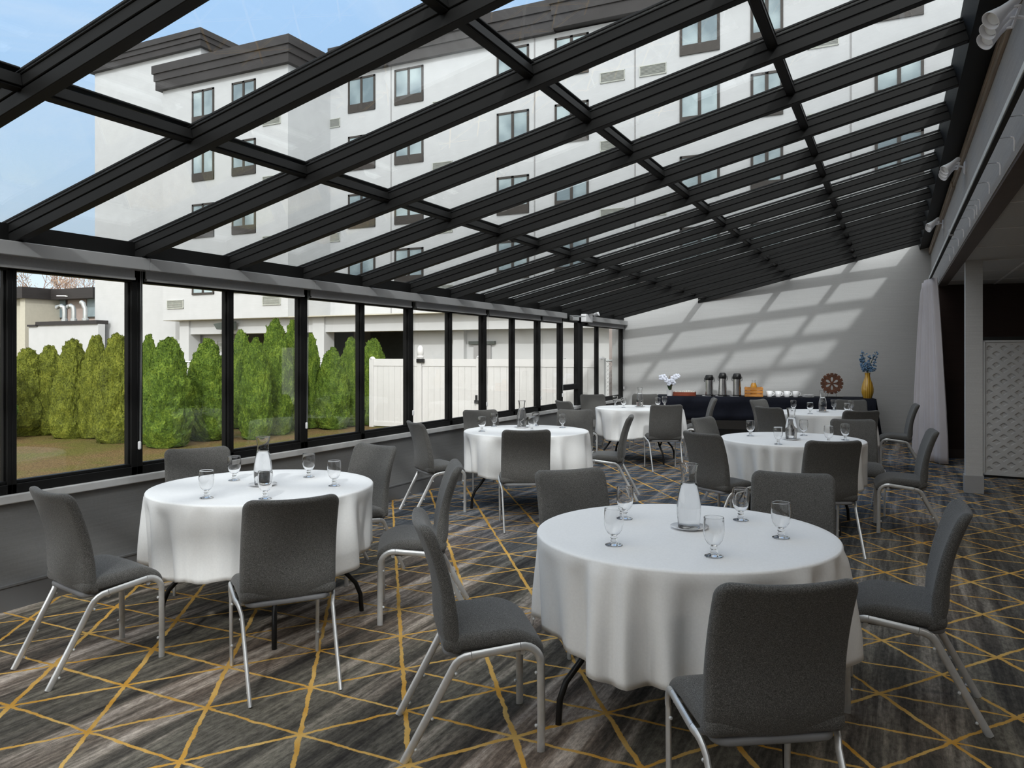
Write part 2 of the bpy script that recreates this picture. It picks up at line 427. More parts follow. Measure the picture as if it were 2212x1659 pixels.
w = MB(); dslab(w, 0.0, S0, 0, .13, -.012, 0); struct(w.build('baseboard_back_aisle', 'brown_beam'))
struct(MB().bb((XR + 0.0, 13.1, 0), (XR + 0.12, 15.6, CEIL)).build('wall_return', 'wallpaper_brown'))
# column
cx0, cx1, cy0, cy1 = 0.70, 0.862, 9.79, 9.95
struct(MB().bb((cx0, cy0, 0), (cx1, cy1, CEIL)).build('column', 'wallpaper_grey'), 'square grey papered column at the edge of the aisle')
struct(MB().bb((cx0 - 0.012, cy0 - 0.012, 0), (cx1 + 0.012, cy1 + 0.012, 0.195)).build('baseboard_column', 'baseboard_light', bevel=0.004))

# ---- glass roof
CA, SA = math.cos(0.2345), math.sin(0.2345)
RU = Matrix(((CA, 0, -SA), (0, 1, 0), (SA, 0, CA)))        # local x runs up the slope
LEN = (XR - XW) / CA
def roofbox(mb, u0, u1, y0, y1, n0, n1):
    c = Vector((XW, 0, EZ)) + RU @ Vector(((u0 + u1) / 2, 0, (n0 + n1) / 2)) + Vector((0, (y0 + y1) / 2, 0))
    return mb.box(c, (u1 - u0, y1 - y0, n1 - n0), RU)
PU = [1.524, 3.056, 4.169, 5.176]
for k in range(K0, K1 + 1):
    y = yk(k); r = MB(); ex = 0.10
    ue = LEN
    roofbox(r, -ex, ue, y, y + 0.058, -0.057, -0.001)
    roofbox(r, -ex, ue, y + 0.007, y + 0.051, -0.065, -0.057)
    roofbox(r, -ex, ue, y, y + 0.058, -0.122, -0.065)
    roofbox(r, -ex, ue, y - 0.006, y + 0.064, -0.010, -0.001)
    roofbox(r, -ex, ue, y + 0.004, y + 0.054, 0.0125, 0.026)
    struct(r.build('roof_rafter', 'black_aluminium', bevel=0.003, seg=1))
for u in PU[:3]:
    r = MB()
    for k in range(K0, K1):
        y0, y1 = yk(k) + 0.059, yk(k + 1) - 0.001
        roofbox(r, u - 0.028, u + 0.028, y0, y1, -0.060, -0.008)
        roofbox(r, u - 0.020, u + 0.020, y0, y1, -0.068, -0.060)
        roofbox(r, u - 0.032, u + 0.032, y0, y1, 0.0125, 0.022)
    struct(r.build('roof_purlin', 'black_aluminium', bevel=0.002, seg=1))
r = MB(); roofbox(r, PU[3], LEN + 0.0, yk(K0) - .1, yk(K1) + 0.1, -0.135, 0.05)
struct(r.build('roof_ridge_beam', 'black_gasket'))
r = MB(); roofbox(r, LEN - 0.004, LEN + 0.16, yk(K0) - .1, yk(K1) + 0.3, 0.0, 0.06); struct(r.build('roof_ridge_flashing', 'black_aluminium'))
r = MB(); r.bb((XW - 0.14, YB, 2.16), (XW + 0.005, yk(K1) + .3, EZ - 0.005)); struct(r.build('roof_eave_beam', 'black_gasket'))
for k in range(K0, K1):
    r = MB(); roofbox(r, -0.08, PU[3] + .02, yk(k) + 0.050, yk(k + 1) + 0.008, 0.001, 0.011)
    struct(r.build('roof_pane', 'roof_glass'))

# ---- window band
WB, WT = 0.682, 2.165
def window(idx, y0, y1, post0=0.03, post1=0.03):
    fr = MB(); x0, x1 = XW - 0.085, XW - 0.01
    fr.bb((x0, y0, WB), (x1, y1, WB + 0.058)); fr.bb((x0 + .02, y0, WB + .058), (x1 - .012, y1, WB + .078))
    fr.bb((x0, y0, WT - 0.16), (x1, y1, WT))
    fr.bb((x0, y0, WB), (x1, y0 + post0, WT)); fr.bb((x0, y1 - post1, WB), (x1, y1, WT))
    fr.bb((x0 + .02, y0 + post0, WB + .07), (x1 - .02, y0 + post0 + .012, WT - .16)); fr.bb((x0 + .02, y1 - post1 - .012, WB + .07), (x1 - .02, y1 - post1, WT - .16))
    o = struct(fr.build('window_%d' % idx, 'black_aluminium', bevel=0.003, seg=1), 'black framed fixed window pane %s' % 'in the window band')
    MB().bb((XW - 0.052, y0 + post0, WB + .07), (XW - 0.046, y1 - post1, WT - .15)).build('pane', 'window_glass', o)
    return o
n = 1
for k in range(K0, 11):
    y0 = yk(k) + 0.03; y1 = yk(k + 1) + 0.03
    window(n, max(y0, YB), y1, 0.045 if k % 2 == 0 else 0.028, 0.028 if k % 2 == 0 else 0.045); n += 1
window(n, yk(12) + 0.05, yk(13) + 0.03, .05, .02); n += 1
window(n, yk(13) + 0.03, ybw(XW) - 0.01, .02, .06); n += 1
# glazed door between two posts
d0, d1 = yk(11) + 0.03, yk(12) + 0.05
dm = MB(); x0, x1 = XW - 0.08, XW - 0.01
dm.bb((x0, d0, 0.0), (x1, d0 + .06, WT)).bb((x0, d1 - .17, 0.0), (x1, d1, WT)).bb((x0, d0, WT - .12), (x1, d1, WT)).bb((x0, d0, 0.0), (x1, d1, .25)).bb((x0 - .01, d0, .955), (x1 + .02, d1 - .1, 1.04))
dd_ = struct(dm.build('door_2', 'black_aluminium', bevel=0.003, seg=1), 'black framed glass door in the window band')
MB().bb((XW - 0.05, d0 + .05, .24), (XW - 0.044, d1 - .15, WT - .1)).build('pane', 'window_glass', dd_)
struct(MB().bb((XW - 0.09, d1 - .02, WB), (XW - .005, d1 + .05, WT)).build('trim_6', 'black_aluminium'))

# ---- roller shades in grey cassettes, one for every two bays
def shade(y0, y1, label, fab=True):
    o = empty('roller_shade', (XW, (y0 + y1) / 2, 2.02)); L = y1 - y0
    tag(o, label, 'window shade', 'roller shades along the window band')
    MB().bb((-0.012, -L / 2, 0.065), (0.085, L / 2 + .004, 0.148)).build('cassette', 'shade_metal', o, bevel=0.004)
    MB().bb((0.018, -L / 2 + .01, 0.0), (0.03, L / 2 - .075, 0.07)).bb((0.010, -L / 2 + .01, -0.004), (0.038, L / 2 - .075, 0.012)).build('fabric', 'shade_fabric', o)
    c = MB(); yy = L / 2 - .03; zc = -1.13
    c.sweep([(0.03, yy, 0.07), (0.022, yy, zc)], 0.0013, n=5).sweep([(0.045, yy, 0.07), (0.024, yy + .006, zc)], 0.0013, n=5)
    ch = c.build('chain', 'galvanised', o)
    MB().bb((0.010, yy - .011, zc - .035), (0.030, yy + .011, zc + .025)).build('chain_guide', 'white_plastic', o, bevel=0.01, seg=3)
    return o
descr = {-2: 'roller shade above the windows behind the photographer', 0: 'grey roller shade above the pane next to the nearest window-side table',
         2: 'grey roller shade above the panes showing the lone round arborvitae', 4: 'grey roller shade above the panes where white fence begins',
         6: 'grey roller shade above the panes with the finial gate post', 8: 'grey roller shade above the panes with the dark green shrub'}
for k in range(0, 10, 2):
    shade(yk(k) + 0.06, yk(k + 2) + 0.055, descr[k])
shade(yk(10) + 0.06, yk(11) + 0.03, 'short grey roller shade just before the glass door')
shade(yk(12) + 0.26, ybw(XW) - 0.02, 'short grey roller shade in the corner by the back wall')

# emergency light and small bracket above the door
e = empty('emergency_light', (XW + 0.0, yk(12) + .12, 2.13)); tag(e, 'white twin head emergency light above the glass door', 'emergency light')
MB().bb((0.03, -.2, -.07), (.12, .12, .06)).build('housing', 'white_plastic', e, bevel=.008)
for yy in (-.06, .20):
    hd = MB().lathe([(0, 0), (.032, 0), (.045, .05), (.06, .08), (.056, .082), (0, .075)], (.11, yy, .06), 16, Matrix.Rotation(1.1, 3, 'Y')).build('lamp_head', 'white_plastic', e, smooth=True)
dc = empty('door_closer', (XW + .01, yk(11) + .45, 2.1)); tag(dc, 'grey door closer arm over the glass door', 'door closer')
MB().bb((0.0, -.14, -.03), (.06, .14, .03)).build('body', 'chair_metal', dc, bevel=.005)
MB().sweep([(.04, .1, .03), (.2, .05, .035), (.06, -.28, .035)], .012, .006, n=6).build('arm', 'chair_metal', dc)

# ================================================================== CHAIRS
def pad(hx, hz, th, rt, rb, er):
    """upholstered pad in the x-z plane, thickness 2*th along y, corner radii rt (top) and rb (bottom), edge radius er"""
    out = []
    def arcp(cx_, cz_, r, a0, n_=9):
        for i in range(n_ + 1):
            a_ = a0 + PI / 2 * i / n_; out.append((cx_ + r * math.cos(a_), cz_ + r * math.sin(a_), math.cos(a_), math.sin(a_)))
    def line(p, q, nx, nz, n_):
        for i in range(1, n_):
            t_ = i / n_; out.append((p[0] + (q[0] - p[0]) * t_, p[1] + (q[1] - p[1]) * t_, nx, nz))
    arcp(hx - rt, hz - rt, rt, 0); line((hx - rt, hz), (-hx + rt, hz), 0, 1, 14)
    arcp(-hx + rt, hz - rt, rt, PI / 2); line((-hx, hz - rt), (-hx, -hz + rb), -1, 0, 18)
    arcp(-hx + rb, -hz + rb, rb, PI); line((-hx + rb, -hz), (hx - rb, -hz), 0, -1, 14)
    arcp(hx - rb, -hz + rb, rb, 1.5 * PI); line((hx, -hz + rb), (hx, hz - rt), 1, 0, 18)
    b = bmesh.new(); loops = []
    E = 6
    fr = [1.0, .96, .88, .78, .66, .54, .42, .30, .19, .09]
    def ring(ins, y, k=1.0): return [b.verts.new(((x - nx * ins) * k, y, (z - nz * ins) * k)) for x, z, nx, nz in out]
    for k in fr[::-1][:-1]: loops.append(ring(er, -th, k))
    for i in range(-E, E + 1):
        a_ = PI / 2 * i / E; loops.append(ring(er * (1 - math.cos(a_)), (th - er) * (1 if a_ > 0 else -1 if a_ < 0 else 0) + er * math.sin(a_) if abs(i) > 0 else 0))
    for k in fr[1:]: loops.append(ring(er, th, k))
    n_ = len(out)
    for p, q in zip(loops, loops[1:]):
        for j in range(n_): b.faces.new((p[j], p[(j + 1) % n_], q[(j + 1) % n_], q[j]))
    for lp, y in ((loops[0], -th), (loops[-1], th)):
        c_ = b.verts.new((0, y, 0))
        for j in range(n_): b.faces.new((lp[j], lp[(j + 1) % n_], c_))
    return b
def mk_chair():
    root = empty('conference_chair')
    # backrest
    hx, hz, th = 0.212, 0.245, 0.024
    b = pad(hx, hz, th, 0.048, 0.03, 0.022)
    for v in b.verts:
        w_ = (v.co.z + hz) / (2 * hz); x_ = v.co.x / hx
        y_ = -0.10 - 0.020 * w_ - 0.075 * w_ * w_ + 0.015 * math.sin(PI * w_)
        if w_ < 0.2: y_ += 0.030 * ((0.2 - w_) / 0.2) ** 2
        th_ = 1.0 + 0.25 * math.exp(-((w_ - .22) / .16) ** 2)
        v.co = Vector((v.co.x * (1.0 + 0.015 * (1 - w_)), y_ + v.co.y * th_ + 0.022 * x_ * x_, 0.385 + 2 * hz * w_ - 0.012 * (1 - x_ * x_) * w_))
    mb = MB(); mb.b.free(); mb.b = b; mb.build('backrest', 'chair_fabric', root, smooth='all')
    # seat
    hx, hy, hz = 0.215, 0.195, 0.032
    b = pad(hx, hy, hz, 0.05, 0.03, 0.027)
    for v in b.verts:
        v.co = Vector((v.co.x, v.co.z, v.co.y))
        s_ = (v.co.y + hy) / (2 * hy); x_ = v.co.x / hx
        z_ = 0.425 + 0.020 * s_ + 0.006 * (1 - x_ * x_)
        if s_ > 0.60: z_ -= 0.075 * ((s_ - 0.60) / 0.40) ** 2
        v.co = Vector((v.co.x, v.co.y + 0.085, z_ + v.co.z))
    mb = MB(); mb.b.free(); mb.b = b; mb.build('seat', 'chair_fabric', root, smooth='all')
    # moulded tray under the seat
    b = pad(0.19, 0.17, 0.012, 0.05, 0.05, 0.010)
    for v in b.verts:
        v.co = Vector((v.co.x, v.co.z, v.co.y)); v.co += Vector((0, 0.065, 0.388 - 0.03 * max(0, -v.co.y - 0.02)))
    mb = MB(); mb.b.free(); mb.b = b; mb.build('under_tray', 'underseat', root, smooth=True)
    # bent side tubes: front leg, rail, rear leg
    def arc(c, r, a0, a1, n_=7): return [(c[0] + r * math.cos(a0 + (a1 - a0) * i / n_), c[1] + r * math.sin(a0 + (a1 - a0) * i / n_)) for i in range(n_ + 1)]
    rf = 0.075
    fr = [(0.262, 0.0), (0.262, 0.16), (0.260, 0.335)] + arc((0.260 - rf, 0.335), rf, 0, PI / 2 + 0.09)
    e_ = fr[-1]; rail = [e_, (0.08, 0.398), (-0.005, 0.388)]
    re = [(-0.005, 0.388), (-0.028, 0.383), (-0.047, 0.373), (-0.062, 0.357), (-0.073, 0.337), (-0.165, 0.166), (-0.256, 0.0)]
    for s in (-1, 1):
        def X(pts, xa, xb): return [(s * (xa + (xb - xa) * i / (len(pts) - 1)), p_[0], p_[1]) for i, p_ in enumerate(pts)]
        l1 = MB().sweep(X(fr, 0.206, 0.222), 0.009, 0.0155, n=12).build('leg', 'chair_metal', root, smooth=True)
        MB().sweep(X(rail, 0.222, 0.222), 0.009, 0.0155, n=12).build('seat_rail', 'chair_metal', root, smooth=True)
        l2 = MB().sweep(X(re, 0.222, 0.194), 0.009, 0.0155, n=12).build('leg', 'chair_metal', root, smooth=True)
        for lg, q in ((l1, ((0.207, 0.247, 0.30), (0.207, 0.247, 0.10))), (l2, ((0.207, -0.066, 0.318), (0.200, -0.154, 0.155), (0.197, -0.215, 0.045)))):
            for (bx, by, bz) in q:
                MB().lathe([(0, 0), (.006, 0), (.007, .006), (.004, .010), (0, .0105)], (s * bx, by, bz), 10, Matrix.Rotation(PI / 2 if by > 0 else -PI / 2 * 0.8 + 0.0, 3, 'X')).build('stack_bumper', 'clear_plastic', lg, smooth=True)
    MB().sweep([(-.215, .19, .385), (.215, .19, .385)], .011, n=8).sweep([(-.215, .0, .372), (.215, .0, .372)], .011, n=8).build('crossbar', 'chair_metal', root, smooth=True)
    return root
chair0 = mk_chair(); chair_used = False

TABLES = {
 'T1': ((-0.80, 3.265), 'near aisle-side table'), 'T2': ((-3.265, 3.37), 'near window-side table'),
 'T3': ((-3.30, 7.00), 'middle window-side table'), 'T4': ((-0.83, 7.36), 'middle aisle-side table'),
 'T5': ((-3.30, 10.80), 'far window-side table'), 'T6': ((-0.85, 11.00), 'far aisle-side table')}
# back-top point, facing, description
CH = {
 'T1': [((-1.686, 2.571), (.798, .603), 'angled grey chair with sunlit seat on the window side of the %s'), ((-.287, 2.327), (-.54, .84), 'grey chair showing its full back to the camera at the %s'),
        ((.284, 3.755), (-1.0, -.02), 'grey chair seen in profile on the aisle side of the %s'), ((-1.621, 4.002), (.735, -.674), 'grey chair behind the %s, facing the camera beside the glasses'),
        ((-.497, 4.461), (.1, -.995), 'grey chair behind the %s, facing the camera, past the carafe')],
 'T2': [((-3.551, 2.371), (.2, .98), 'grey chair with half sunlit back at the wall end of the %s'), ((-2.428, 2.679), (-.8, .6), 'grey chair with its half sunlit back to the camera at the %s'),
        ((-2.333, 3.944), (-.83, -.56), 'grey chair seen from the side on the aisle side of the %s'), ((-4.314, 3.822), (.84, -.53), 'grey chair tucked between the low wall and the %s'),
        ((-3.326, 4.402), (-.22, -.98), 'grey chair behind the %s, facing the camera beside two glasses')],
 'T3': [((-4.116, 6.237), (.606, .795), 'grey chair in profile near the low wall at the %s'), ((-2.928, 6.176), (-.5, .866), 'grey chair with its back square to the camera at the %s'),
        ((-2.469, 7.888), (-.97, -.25), 'grey chair seen in profile on the aisle side of the %s'), ((-4.371, 7.976), (.7, -.7), 'grey chair between the low wall and the %s, below the dark shrub'),
        ((-3.387, 8.551), (.3, -.95), 'grey chair behind the %s, facing the camera, above a single glass')],
 'T4': [((-1.449, 6.397), (.527, .852), 'grey chair turned away on the window side of the %s'), ((-.387, 6.219), (-.443, .897), 'grey chair with its full back to the camera at the %s'),
        ((.33, 7.499), (-1.0, -.08), 'grey chair in profile on the aisle side of the %s, before the curtain'), ((-1.715, 7.986), (.95, -.30), 'grey chair facing the aisle on the window side of the %s'),
        ((-.365, 8.393), (.206, -.98), 'grey chair behind the %s, facing the camera')],
 'T5': [((-4.062, 10.256), (.606, .795), 'grey chair nearest the glass door at the %s, seat pointing away'), ((-2.784, 10.161), (-.45, .89), 'grey chair with its back to the camera at the %s'),
        ((-2.388, 11.762), (-.95, -.3), 'grey chair seen edge on against the navy cloth at the %s'), ((-4.464, 11.994), (.6, -.8), 'grey chair against the corner window behind the %s'),
        ((-3.717, 12.538), (.2, -.98), 'grey chair behind the carafe of the %s, against the back wall')],
 'T6': [((-1.423, 9.989), (.527, .852), 'grey chair turned away on the window side of the %s'), ((-.324, 9.803), (-.44, .897), 'grey chair with its back to the camera at the %s'),
        ((.263, 11.443), (-1.0, -.08), 'grey chair in profile against the white curtain at the %s'), ((-1.769, 11.651), (.93, -.37), 'grey chair facing the aisle below the row of mugs at the %s'),
        ((-.57, 12.244), (.2, -.98), 'grey chair behind the %s, below the carved wheel')]}
SECT = {}
for tk, lst in CH.items():
    c = Vector(TABLES[tk][0] + (0,)); SECT[tk] = []
    for (px, py), F, lab in lst:
        Fv = Vector(F + (0,)).normalized()
        o_ = Vector((px, py, 0)) + Fv * 0.205
        fd = min((o_ + Fv * 0.285 + Vector((-Fv.y, Fv.x, 0)) * q - c).length for q in (-.2, -.1, 0, .1, .2))
        gap = 0.70 if lab.startswith(('grey chair behind the %s, facing the camera', 'grey chair in profile against')) and tk in ('T4', 'T6') else 0.65
        if fd < gap: o_ -= Fv * (gap - fd)
        r = chair0 if not chair_used else copy_tree(chair0)
        chair_used = True
        r.location = (o_.x, o_.y, 0); r.rotation_euler = (0, 0, math.atan2(-Fv.x, Fv.y))
        tag(r, lab % TABLES[tk][1], 'chair', 'grey conference chairs around the tables')
        SECT[tk].append((math.atan2(o_.y + Fv.y * .2 - c.y, o_.x + Fv.x * .2 - c.x), (o_ + Fv * .285 - c).length))

# ================================================================== TABLES AND CLOTHS
def mk_table():
    t = empty('round_table')
    MB().lathe([(0, .712), (.60, .712), (.608, .717), (.608, .742), (.60, .747), (0, .747)], n=64).build('tabletop', 'black_steel', t, smooth=True)
    for sx in (-1, 1):
        for sy in (-1, 1):
            pth = [(sx * .30, sy * .20, .70), (sx * .31, sy * .205, .42), (sx * .33, sy * .22, .32), (sx * .37, sy * .27, .24), (sx * .415, sy * .315, .17), (sx * .435, sy * .335, .10), (sx * .44, sy * .34, 0.0)]
            MB().sweep(pth, .0135, n=10).build('leg', 'black_steel', t, smooth=True)
        pts_ = [(sx * (.37), -.27 + .54 * i / 10, .24 + .09 * math.sin(PI * i / 10)) for i in range(11)]
        MB().sweep(pts_, .012, n=8).build('brace', 'black_steel', t, smooth=True)
    return t
table0 = mk_table(); t_used = False
def cloth(tk):
    rnd = random.Random(hash(tk) % 1000 if False else sum(map(ord, tk)))
    R = 0.622; N = 260; zt = 0.753
    ph = [rnd.uniform(0, 2 * PI) for _ in range(6)]
    b = bmesh.new(); rings = []
    n1, n2 = rnd.choice((18, 19, 20)), rnd.choice((11, 13))
    def fold(th):
        a_ = th + 0.10 * math.sin(3 * th + ph[3]) + .06 * math.sin(5 * th + ph[4])
        f = 0.60 * math.sin(n1 * a_ + ph[0]) + 0.40 * math.sin(n2 * a_ + ph[1]) + 0.22 * math.sin(21 * a_ + ph[5])
        f = max(-1.2, min(1.2, f)); g_ = math.copysign(abs(f) ** 0.8, f)
        return 0.35 + g_ if g_ > -0.2 else 0.15 + 1.6 * (g_ + 0.2) + 0.0
    def room(th):
        k = 1.0
        for a_, d_ in SECT[tk]:
            da = abs((th - a_ + PI) % (2 * PI) - PI)
            if d_ < 0.80: k = min(k, max(0.0, min(1.0, (da - 0.40) / 0.14)))
        return k
    prof = [(0.0, 0), (0.15, 0), (0.3, 0), (0.45, 0), (0.54, 0), (0.585, 0)]
    for r_, _ in prof:
        if r_ == 0: rings.append([b.verts.new((0, 0, zt))]); continue
        rings.append([b.verts.new((r_ * math.cos(2 * PI * j / N), r_ * math.sin(2 * PI * j / N), zt + .0006 * math.sin(5 * j * 2 * PI / N + ph[2]))) for j in range(N)])
    for q in range(1, 6):
        an = q / 5 * PI / 2 * 0.92
        rr = R - 0.010 + 0.010 * math.sin(an); zz = zt - 0.010 + 0.010 * math.cos(an)
        rings.append([b.verts.new((rr * math.cos(2 * PI * j / N), rr * math.sin(2 * PI * j / N), zz)) for j in range(N)])
    M = 16; hem0 = 0.345
    for q in range(1, M + 1):
        t_ = q / M; R_ = []
        for j in range(N):
            th = 2 * PI * j / N; k = room(th); f = fold(th)
            amp = 0.005 + 0.046 * min(1, t_ * 1.3) ** 0.65
            rr = R + 0.003 + (0.018 * t_ + amp * (f * 0.75 - 0.10)) * k + (1 - k) * 0.052 * max(0.0, t_ - 0.05) ** 0.7 * (f - 1.2)
            hem = hem0 + 0.025 * math.sin(4 * th + ph[2]) + 0.012 * f
            z = (zt - 0.012) * (1 - t_) + hem * t_
            R_.append(b.verts.new((rr * math.cos(th + .02 * f * t_), rr * math.sin(th + .02 * f * t_), z)))
        rings.append(R_)
    for a_, c_ in zip(rings, rings[1:]):
        for j in range(N):
            k = (j + 1) % N
            if len(a_) == 1: b.faces.new((a_[0], c_[j], c_[k]))
            else: b.faces.new((a_[j], c_[j], c_[k], a_[k]))
    mb = MB(); mb.b.free(); mb.b = b
    o = mb.build('tablecloth', 'linen', None, smooth='all')
    so = o.modifiers.new('cloth', 'SOLIDIFY'); so.thickness = 0.0016; so.offset = 1.0
    return o

# ---- glassware
def mk_glass():
    g = empty('water_glass')
    bowl = [(.0005, .041), (.012, .0425), (.022, .050), (.031, .064), (.0362, .084), (.0378, .102), (.0372, .122), (.0356, .142), (.0353, .1452), (.0355, .1460), (.0359, .1464), (.0364, .1460), (.0367, .1452), (.0369, .142), (.0385, .122), (.0391, .102), (.0375, .083), (.0322, .062), (.0232, .048), (.013, .0400), (.0005, .0392)]
    MB().lathe(bowl, n=28).build('bowl', 'solid_glass', g, smooth='all')
    foot = [(0, .0012), (.020, .0012), (.034, .0004), (.0352, .002), (.034, .004), (.022, .008), (.014, .011), (.0115, .014), (.0145, .018), (.0115, .022), (.0105, .027), (.0145, .031), (.0115, .035), (.0125, .0388), (0, .0388)]
    MB().lathe(foot, n=28).build('stem', 'solid_glass', g, smooth='all')
    return g
def mk_carafe():
    c = empty('water_carafe')
    out = [(0, .0), (.042, .0), (.0465, .004), (.0475, .03), (.0505, .06), (.0515, .085), (.0495, .115), (.044, .150), (.0365, .182), (.0325, .202), (.0315, .216), (.0330, .236), (.0375, .264), (.0400, .2735), (.0404, .2752), (.0403, .2762), (.0397, .2766)]
    inn = [(.0392, .2762), (.0389, .2752), (.0385, .2735), (.0360, .264), (.0315, .236), (.0300, .216), (.0310, .202), (.0350, .182), (.0425, .150), (.048, .115), (.0500, .085), (.0490, .06), (.046, .03), (.0445, .012), (0, .010)]
    MB().lathe(out + inn, n=36).build('vessel', 'solid_glass', c, smooth='all')
    wat = [(0, .0094), (.0449, .0116), (.0464, .03), (.0494, .06), (.0504, .085), (.0484, .115), (.0429, .150), (.0354, .182), (.0322, .195), (.028, .1938), (0, .1938)]
    MB().lathe(wat, n=36).build('water', 'water', c, smooth='all')
    return c
def mk_plate():
    return MB().lathe([(0, .0), (.045, .0), (.05, .003), (.078, .011), (.079, .0125), (.05, .006), (.043, .0042), (0, .0042)], n=40).build('saucer', 'china', smooth='all')
glass0, carafe0, plate0 = mk_glass(), mk_carafe(), mk_plate(); first = True
ZT = 0.7546
GL = {'T1': ((1488, 1142), [(1326, 1178), (1542, 1202), (1687, 1162), (1350, 1121), (1600, 1124)]),
      'T2': ((568, 1049), [(446, 1076), (573, 1078), (722, 1050), (506, 1038), (667, 1031)]),
      'T3': ((1127, 924), [(1041, 932), (1149, 932), (1215, 924), (1065, 921), (1160, 918)]),
      'T4': ((1709, 950), [(1681, 960), (1790, 957), (1826, 951), (1621, 942), (1736, 941)]),
      'T5': ((1382, 879), [(1347, 881), (1421, 881), (1442, 877), (1329, 876), None]),
      'T6': ((1777, 890), [(1750, 894), (1830, 896), (1851, 887), (1714, 888), (1801, 886)])}
GT = {'T1': ['alone near the window-side rim', 'in front of the saucer, closest to the camera', 'on the aisle side, alone near the rim', 'behind the other window-side glass', 'just behind the carafe on the aisle side'],
      'T2': ['alone near the window-side rim', 'overlapping the carafe from the front', 'near the aisle-side rim', 'close to the carafe on the window side', 'at the far rim on the aisle side'],
      'T3': ['near the window-side rim', 'half hidden by the chair back', 'alone near the aisle-side rim', 'between the rim glass and the carafe', 'just behind the half hidden glass'],
      'T4': ['just in front of the carafe', 'half hidden by the chair back', 'near the aisle-side rim', 'alone at the far window-side rim', 'just behind the carafe on the aisle side'],
      'T5': ['close to the carafe', 'half hidden by the chair back', 'near the aisle-side rim', 'near the window-side rim', ''],
      'T6': ['in front of the carafe', 'just above the dark chair back', 'near the aisle-side rim', 'at the far window-side rim', 'behind the carafe on the aisle side']}
for tk, ((tx, ty), tname) in TABLES.items():
    t_ = table0 if not t_used else copy_tree(table0); t_used = True
    t_.location = (tx, ty, 0); t_.rotation_euler = (0, 0, -0.05 if tk in ('T2', 'T4') else 0.04)
    tag(t_, 'black legged round folding table under the %s cloth' % tname.replace(' table', ''), 'table', 'round tables')
    cl = cloth(tk); cl.location = (tx, ty, 0)
    tag(cl, 'white cloth draped over the %s' % tname, 'tablecloth', 'white round tablecloths')
    (cxp, cyp), gl = GL[tk]
    p = onZ(cxp, cyp, ZT)
    # keep settings on the table top
    def keep(p):
        v = Vector((p.x - tx, p.y - ty, 0)); l = v.length
        return Vector((tx, ty, 0)) + (v if l < 0.54 else v * (0.54 / l))
    p = keep(p)
    pl = plate0 if first else copy_tree(plate0); ca = carafe0 if first else copy_tree(carafe0)
    pl.location = (p.x, p.y, ZT); tag(pl, 'white saucer under the carafe on the %s' % tname, 'saucer', 'saucers under the carafes')
    ca.location = (p.x, p.y, ZT + .0044); tag(ca, 'glass water carafe on a saucer on the %s' % tname, 'carafe', 'water carafes')
    for i, q in enumerate(gl):
        if q is None: continue
        g_ = glass0 if first else copy_tree(glass0); first = False
        gp = keep(onZ(q[0], q[1], ZT)); g_.location = (gp.x, gp.y, ZT)
        tag(g_, 'stemmed glass on the %s, %s' % (tname, GT[tk][i]), 'water glass', 'stemmed water glasses')

# ================================================================== BUFFET
bA, bB = Vector((-3.86, 13.66, 0)), Vector((-0.27, 14.345, 0)); bd = (bB - bA).normalized(); bn = Vector((-bd.y, bd.x, 0)); BL = (bB - bA).length; BZ = 0.775; BW = 0.70
brz = math.atan2(bd.y, bd.x)
def bpt(px, back):
    """point on the buffet top seen at image column px, 'back' metres behind its front edge"""
    v = (px - CX) / F_PX; dx, dy = v * CT - ST, v * ST + CT
    o_ = bA + bn * back
    # (dx,dy)*t = o_ + bd*s
    det = dx * (-bd.y) - dy * (-bd.x)
    t_ = (o_.x * (-bd.y) - o_.y * (-bd.x)) / det
    return Vector((dx * t_, dy * t_, BZ))
tb = empty('buffet_table', bA, brz); tag(tb, 'long folding buffet table under the navy cloth by the back wall', 'table')
MB().bb((.02, .03, BZ - .045), (BL - .02, BW - .03, BZ - .012)).build('tabletop', 'black_steel', tb)
for xx in (.18, BL / 2 - .1, BL / 2 + .1, BL - .18):
    for yy in (.1, BW - .1): MB().sweep([(xx, yy, 0), (xx, yy, BZ - .04)], .016, n=8).build('leg', 'black_steel', tb)
c = MB(); c.bb((0, 0, BZ - .006), (BL, BW, BZ))
def skirt(p0, p1, z0a, z0b, flare=0.0):
    n_ = 40; p0 = Vector(p0); p1 = Vector(p1); d = (p1 - p0); nn = Vector((d.y, -d.x, 0)).normalized()
    prev = None
    rows = []
    for q in range(5):
        t_ = q / 4; row = []
        for i in range(n_ + 1):
            s_ = i / n_; off = t_ * (.012 * math.sin(s_ * 9 + 1) + .008 * math.sin(s_ * 23) + flare) + .002
            z = BZ - .003 + (z0a + (z0b - z0a) * s_ - BZ) * t_
            pp = p0 + d * s_ + nn * off; row.append(c.b.verts.new((pp.x, pp.y, z)))
        rows.append(row)
    for a_, b_ in zip(rows, rows[1:]):
        for i in range(n_): c.b.faces.new((a_[i], a_[i + 1], b_[i + 1], b_[i]))
skirt((0, 0, 0), (BL - .25, 0, 0), .36, .38); skirt((BL - .25, 0, 0), (BL, 0, 0), .38, .02, .05); skirt((BL, 0, 0), (BL, BW, 0), .02, .05, .1); skirt((0, BW, 0), (0, 0, 0), .36, .36)
bc = c.build('buffet_cloth', 'navy_cloth', None, smooth=True); bc.location = bA; bc.rotation_euler = (0, 0, brz)
tag(bc, 'navy cloth hanging over the long buffet table', 'tablecloth')
sm = bc.modifiers.new('s', 'SOLIDIFY'); sm.thickness = .002
PXM = 14.2 / F_PX
